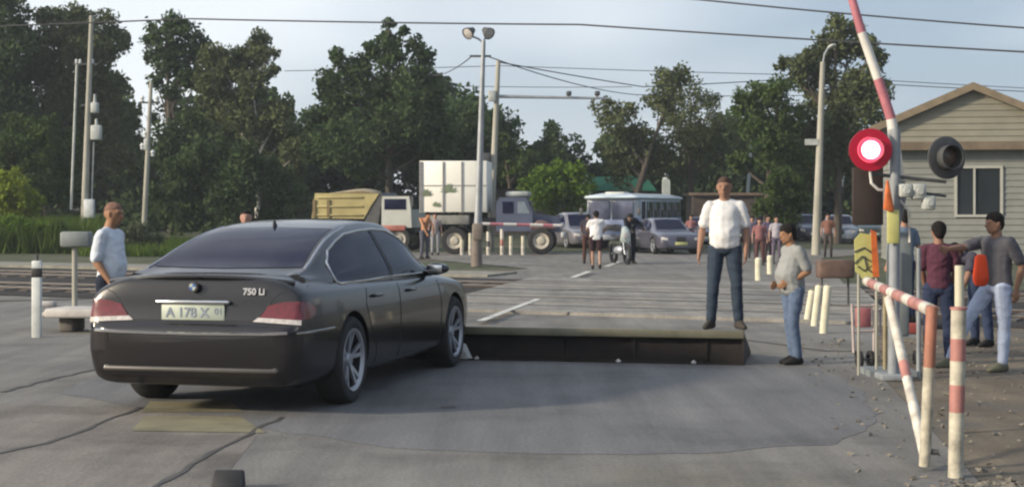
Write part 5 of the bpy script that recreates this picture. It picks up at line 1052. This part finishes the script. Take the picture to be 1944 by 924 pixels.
# stooping person behind with dark trousers
p = G(1862, 657)
person('stooping person in dark clothes behind the man with the outstretched arm', p, R(-60), .93, dict(head=(0, -.46, 1.20), neck=(0, -.36, 1.18), chest=(0, -.25, 1.12), belly=(0, -.10, 1.02), shL=(.17, -.32, 1.16), shR=(-.17, -.32, 1.16), elL=(.18, -.42, .92), wrL=(.14, -.5, .72), elR=(-.18, -.42, .92), wrR=(-.14, -.5, .72), face=(0, -1, -.5)),
       sk=(.22, .12, .08), shirt=('dusky', (.05, .05, .07)), trousers=('navy_c', (.03, .045, .09)), hair_amt=1.)
p = G(1716, 612)
person('person in dark blue trousers mostly hidden behind the signal mast', p, R(200), .95, None, shirt=('slate', (.12, .16, .22)), trousers=('navy_d', (.02, .03, .07)), near=False)
# far people
p = G(1132, 512)
person('person in a white t-shirt and dark shorts walking away towards the bus', p, R(178), .96, dict(head=(0, -.14, 1.56), neck=(0, -.08, 1.44), chest=(0, -.05, 1.29), elL=(.27, -.1, 1.16), wrL=(.2, -.3, 1.05), elR=(-.27, -.1, 1.16), wrR=(-.2, -.3, 1.05), knL=(.1, -.10, .5), anL=(.1, -.06, .1), knR=(-.1, .04, .5), anR=(-.1, .18, .12)),
       sk=(.32, .2, .15), shirt=('white_b', (.66, .66, .68)), trousers=('black_s', (.03, .015, .02)), near=False, shorts=True, hair_amt=1., width=1.15, shirt_len=.06)
p = G(1116, 500)
person('person in dark clothes walking just left of the one in the white t-shirt', p, R(175), .93, dict(head=(0, -.1, 1.5), elL=(.22, -.1, 1.16), wrL=(.18, -.25, 1.0)), sk=(.2, .12, .1), shirt=('dark_e', (.04, .035, .05)), trousers=('dark_f', (.07, .035, .03)), near=False)
p = G(1190, 500)
person('rider in black leaning over the handlebar of the pale motorcycle', (p.x + .1, p.y - .05, 0), R(20), .98, dict(head=(-.12, -.25, 1.43), neck=(-.05, -.15, 1.36), chest=(0, -.06, 1.25), elL=(.32, -.2, 1.15), wrL=(.28, -.4, 1.03), elR=(-.25, -.3, 1.1), wrR=(-.2, -.45, 1.03), face=(-.3, -1, -.3)), sk=(.15, .1, .08), shirt=('black_b', (.012, .014, .02)), trousers=('black_c', (.012, .014, .022)), near=False, sleeve=1.5)
p = G(806, 491)
person('bare chested person with tanned back bending forward near the far lamp post', p, R(35), .98, dict(head=(0, -.22, 1.48), neck=(0, -.15, 1.38), chest=(0, -.08, 1.26), elL=(.2, -.25, 1.1), wrL=(.14, -.35, .88), elR=(-.2, -.25, 1.1), wrR=(-.14, -.35, .88)), sk=(.42, .2, .10), bare=True, trousers=('grey_g', (.09, .09, .12)), near=False, width=.9)
p = G(826, 484)
person('person in pale grey clothes beside the bare chested one', p, R(10), .9, None, sk=(.35, .2, .15), shirt=('grey_pink', (.3, .25, .25)), trousers=('grey_h', (.28, .28, .3)), near=False, width=.85)
person('person standing behind the black sedan with only the head above its roof', W(467, HY, 22) * 1 - Vector((0, 0, CH)), R(5), .95, None, sk=(.36, .2, .15), shirt=('brown_i', (.1, .06, .05)), near=False, hair_amt=.2)
p = G(320, 450); 
person('distant pedestrian in pale clothes left of the black sedan roof', (p.x, p.y, .4), R(10), .95, None, sk=(.3, .2, .16), shirt=('pale_j', (.35, .36, .4)), trousers=('grey_k', (.16, .17, .18)), near=False, vox=.03)
p = G(334, 448); 
person('distant pedestrian in black and white right beside the pale one', (p.x, p.y, .4), R(-20), .95, None, sk=(.3, .2, .16), shirt=('pale_l', (.32, .32, .34)), trousers=('black_m', (.02, .02, .03)), near=False, vox=.03)
crowd = [(1442, 503, (.24, .11, .11), (.10, .05, .05), 'person in a pink top in the crowd right of the standing man'), (1458, 498, (.12, .10, .16), (.08, .05, .06), 'person in a dusky purple top in the crowd right of the standing man'), (1474, 500, (.36, .34, .38), (.12, .10, .14), 'person in a whitish top in the crowd beside the grey polo man'), (1428, 490, (.07, .06, .10), (.04, .04, .05), 'person in dark clothes at the left end of the crowd'), (1312, 478, (.30, .14, .14), (.18, .08, .07), 'person in a red top between the sedan and the standing man'), (1572, 488, (.18, .09, .07), (.07, .06, .06), 'person in brown behind the concrete lamp pole')]
for px, py, c1, c2, lab in crowd:
    p = G(px, py); person(lab, p, R(random.uniform(-40, 40)), random.uniform(.82, .9), None, sk=(.34, .2, .15), shirt=('crowd_%d' % px, c1), trousers=('crowdt_%d' % px, c2), near=False, vox=.025, group='people waiting beyond the crossing')

# ------------------------------------------------------------------ the air
b = MB(); b.box((0, 70, 14.5), (1000, 260, 35)); hz = b.build('haze', [], None, 0); hz['kind'] = 'stuff'; hz['label'] = 'pale evening air over the crossing'
hm = bpy.data.materials.new('haze_air'); hm.use_nodes = True; t_ = hm.node_tree; t_.nodes.clear(); o_ = t_.nodes.new('ShaderNodeOutputMaterial'); v_ = t_.nodes.new('ShaderNodeVolumePrincipled')
v_.inputs['Color'].default_value = (.85, .92, 1, 1); v_.inputs['Density'].default_value = .0006; v_.inputs['Anisotropy'].default_value = .2
t_.links.new(v_.outputs[0], o_.inputs['Volume']); hz.data.materials.append(hm)
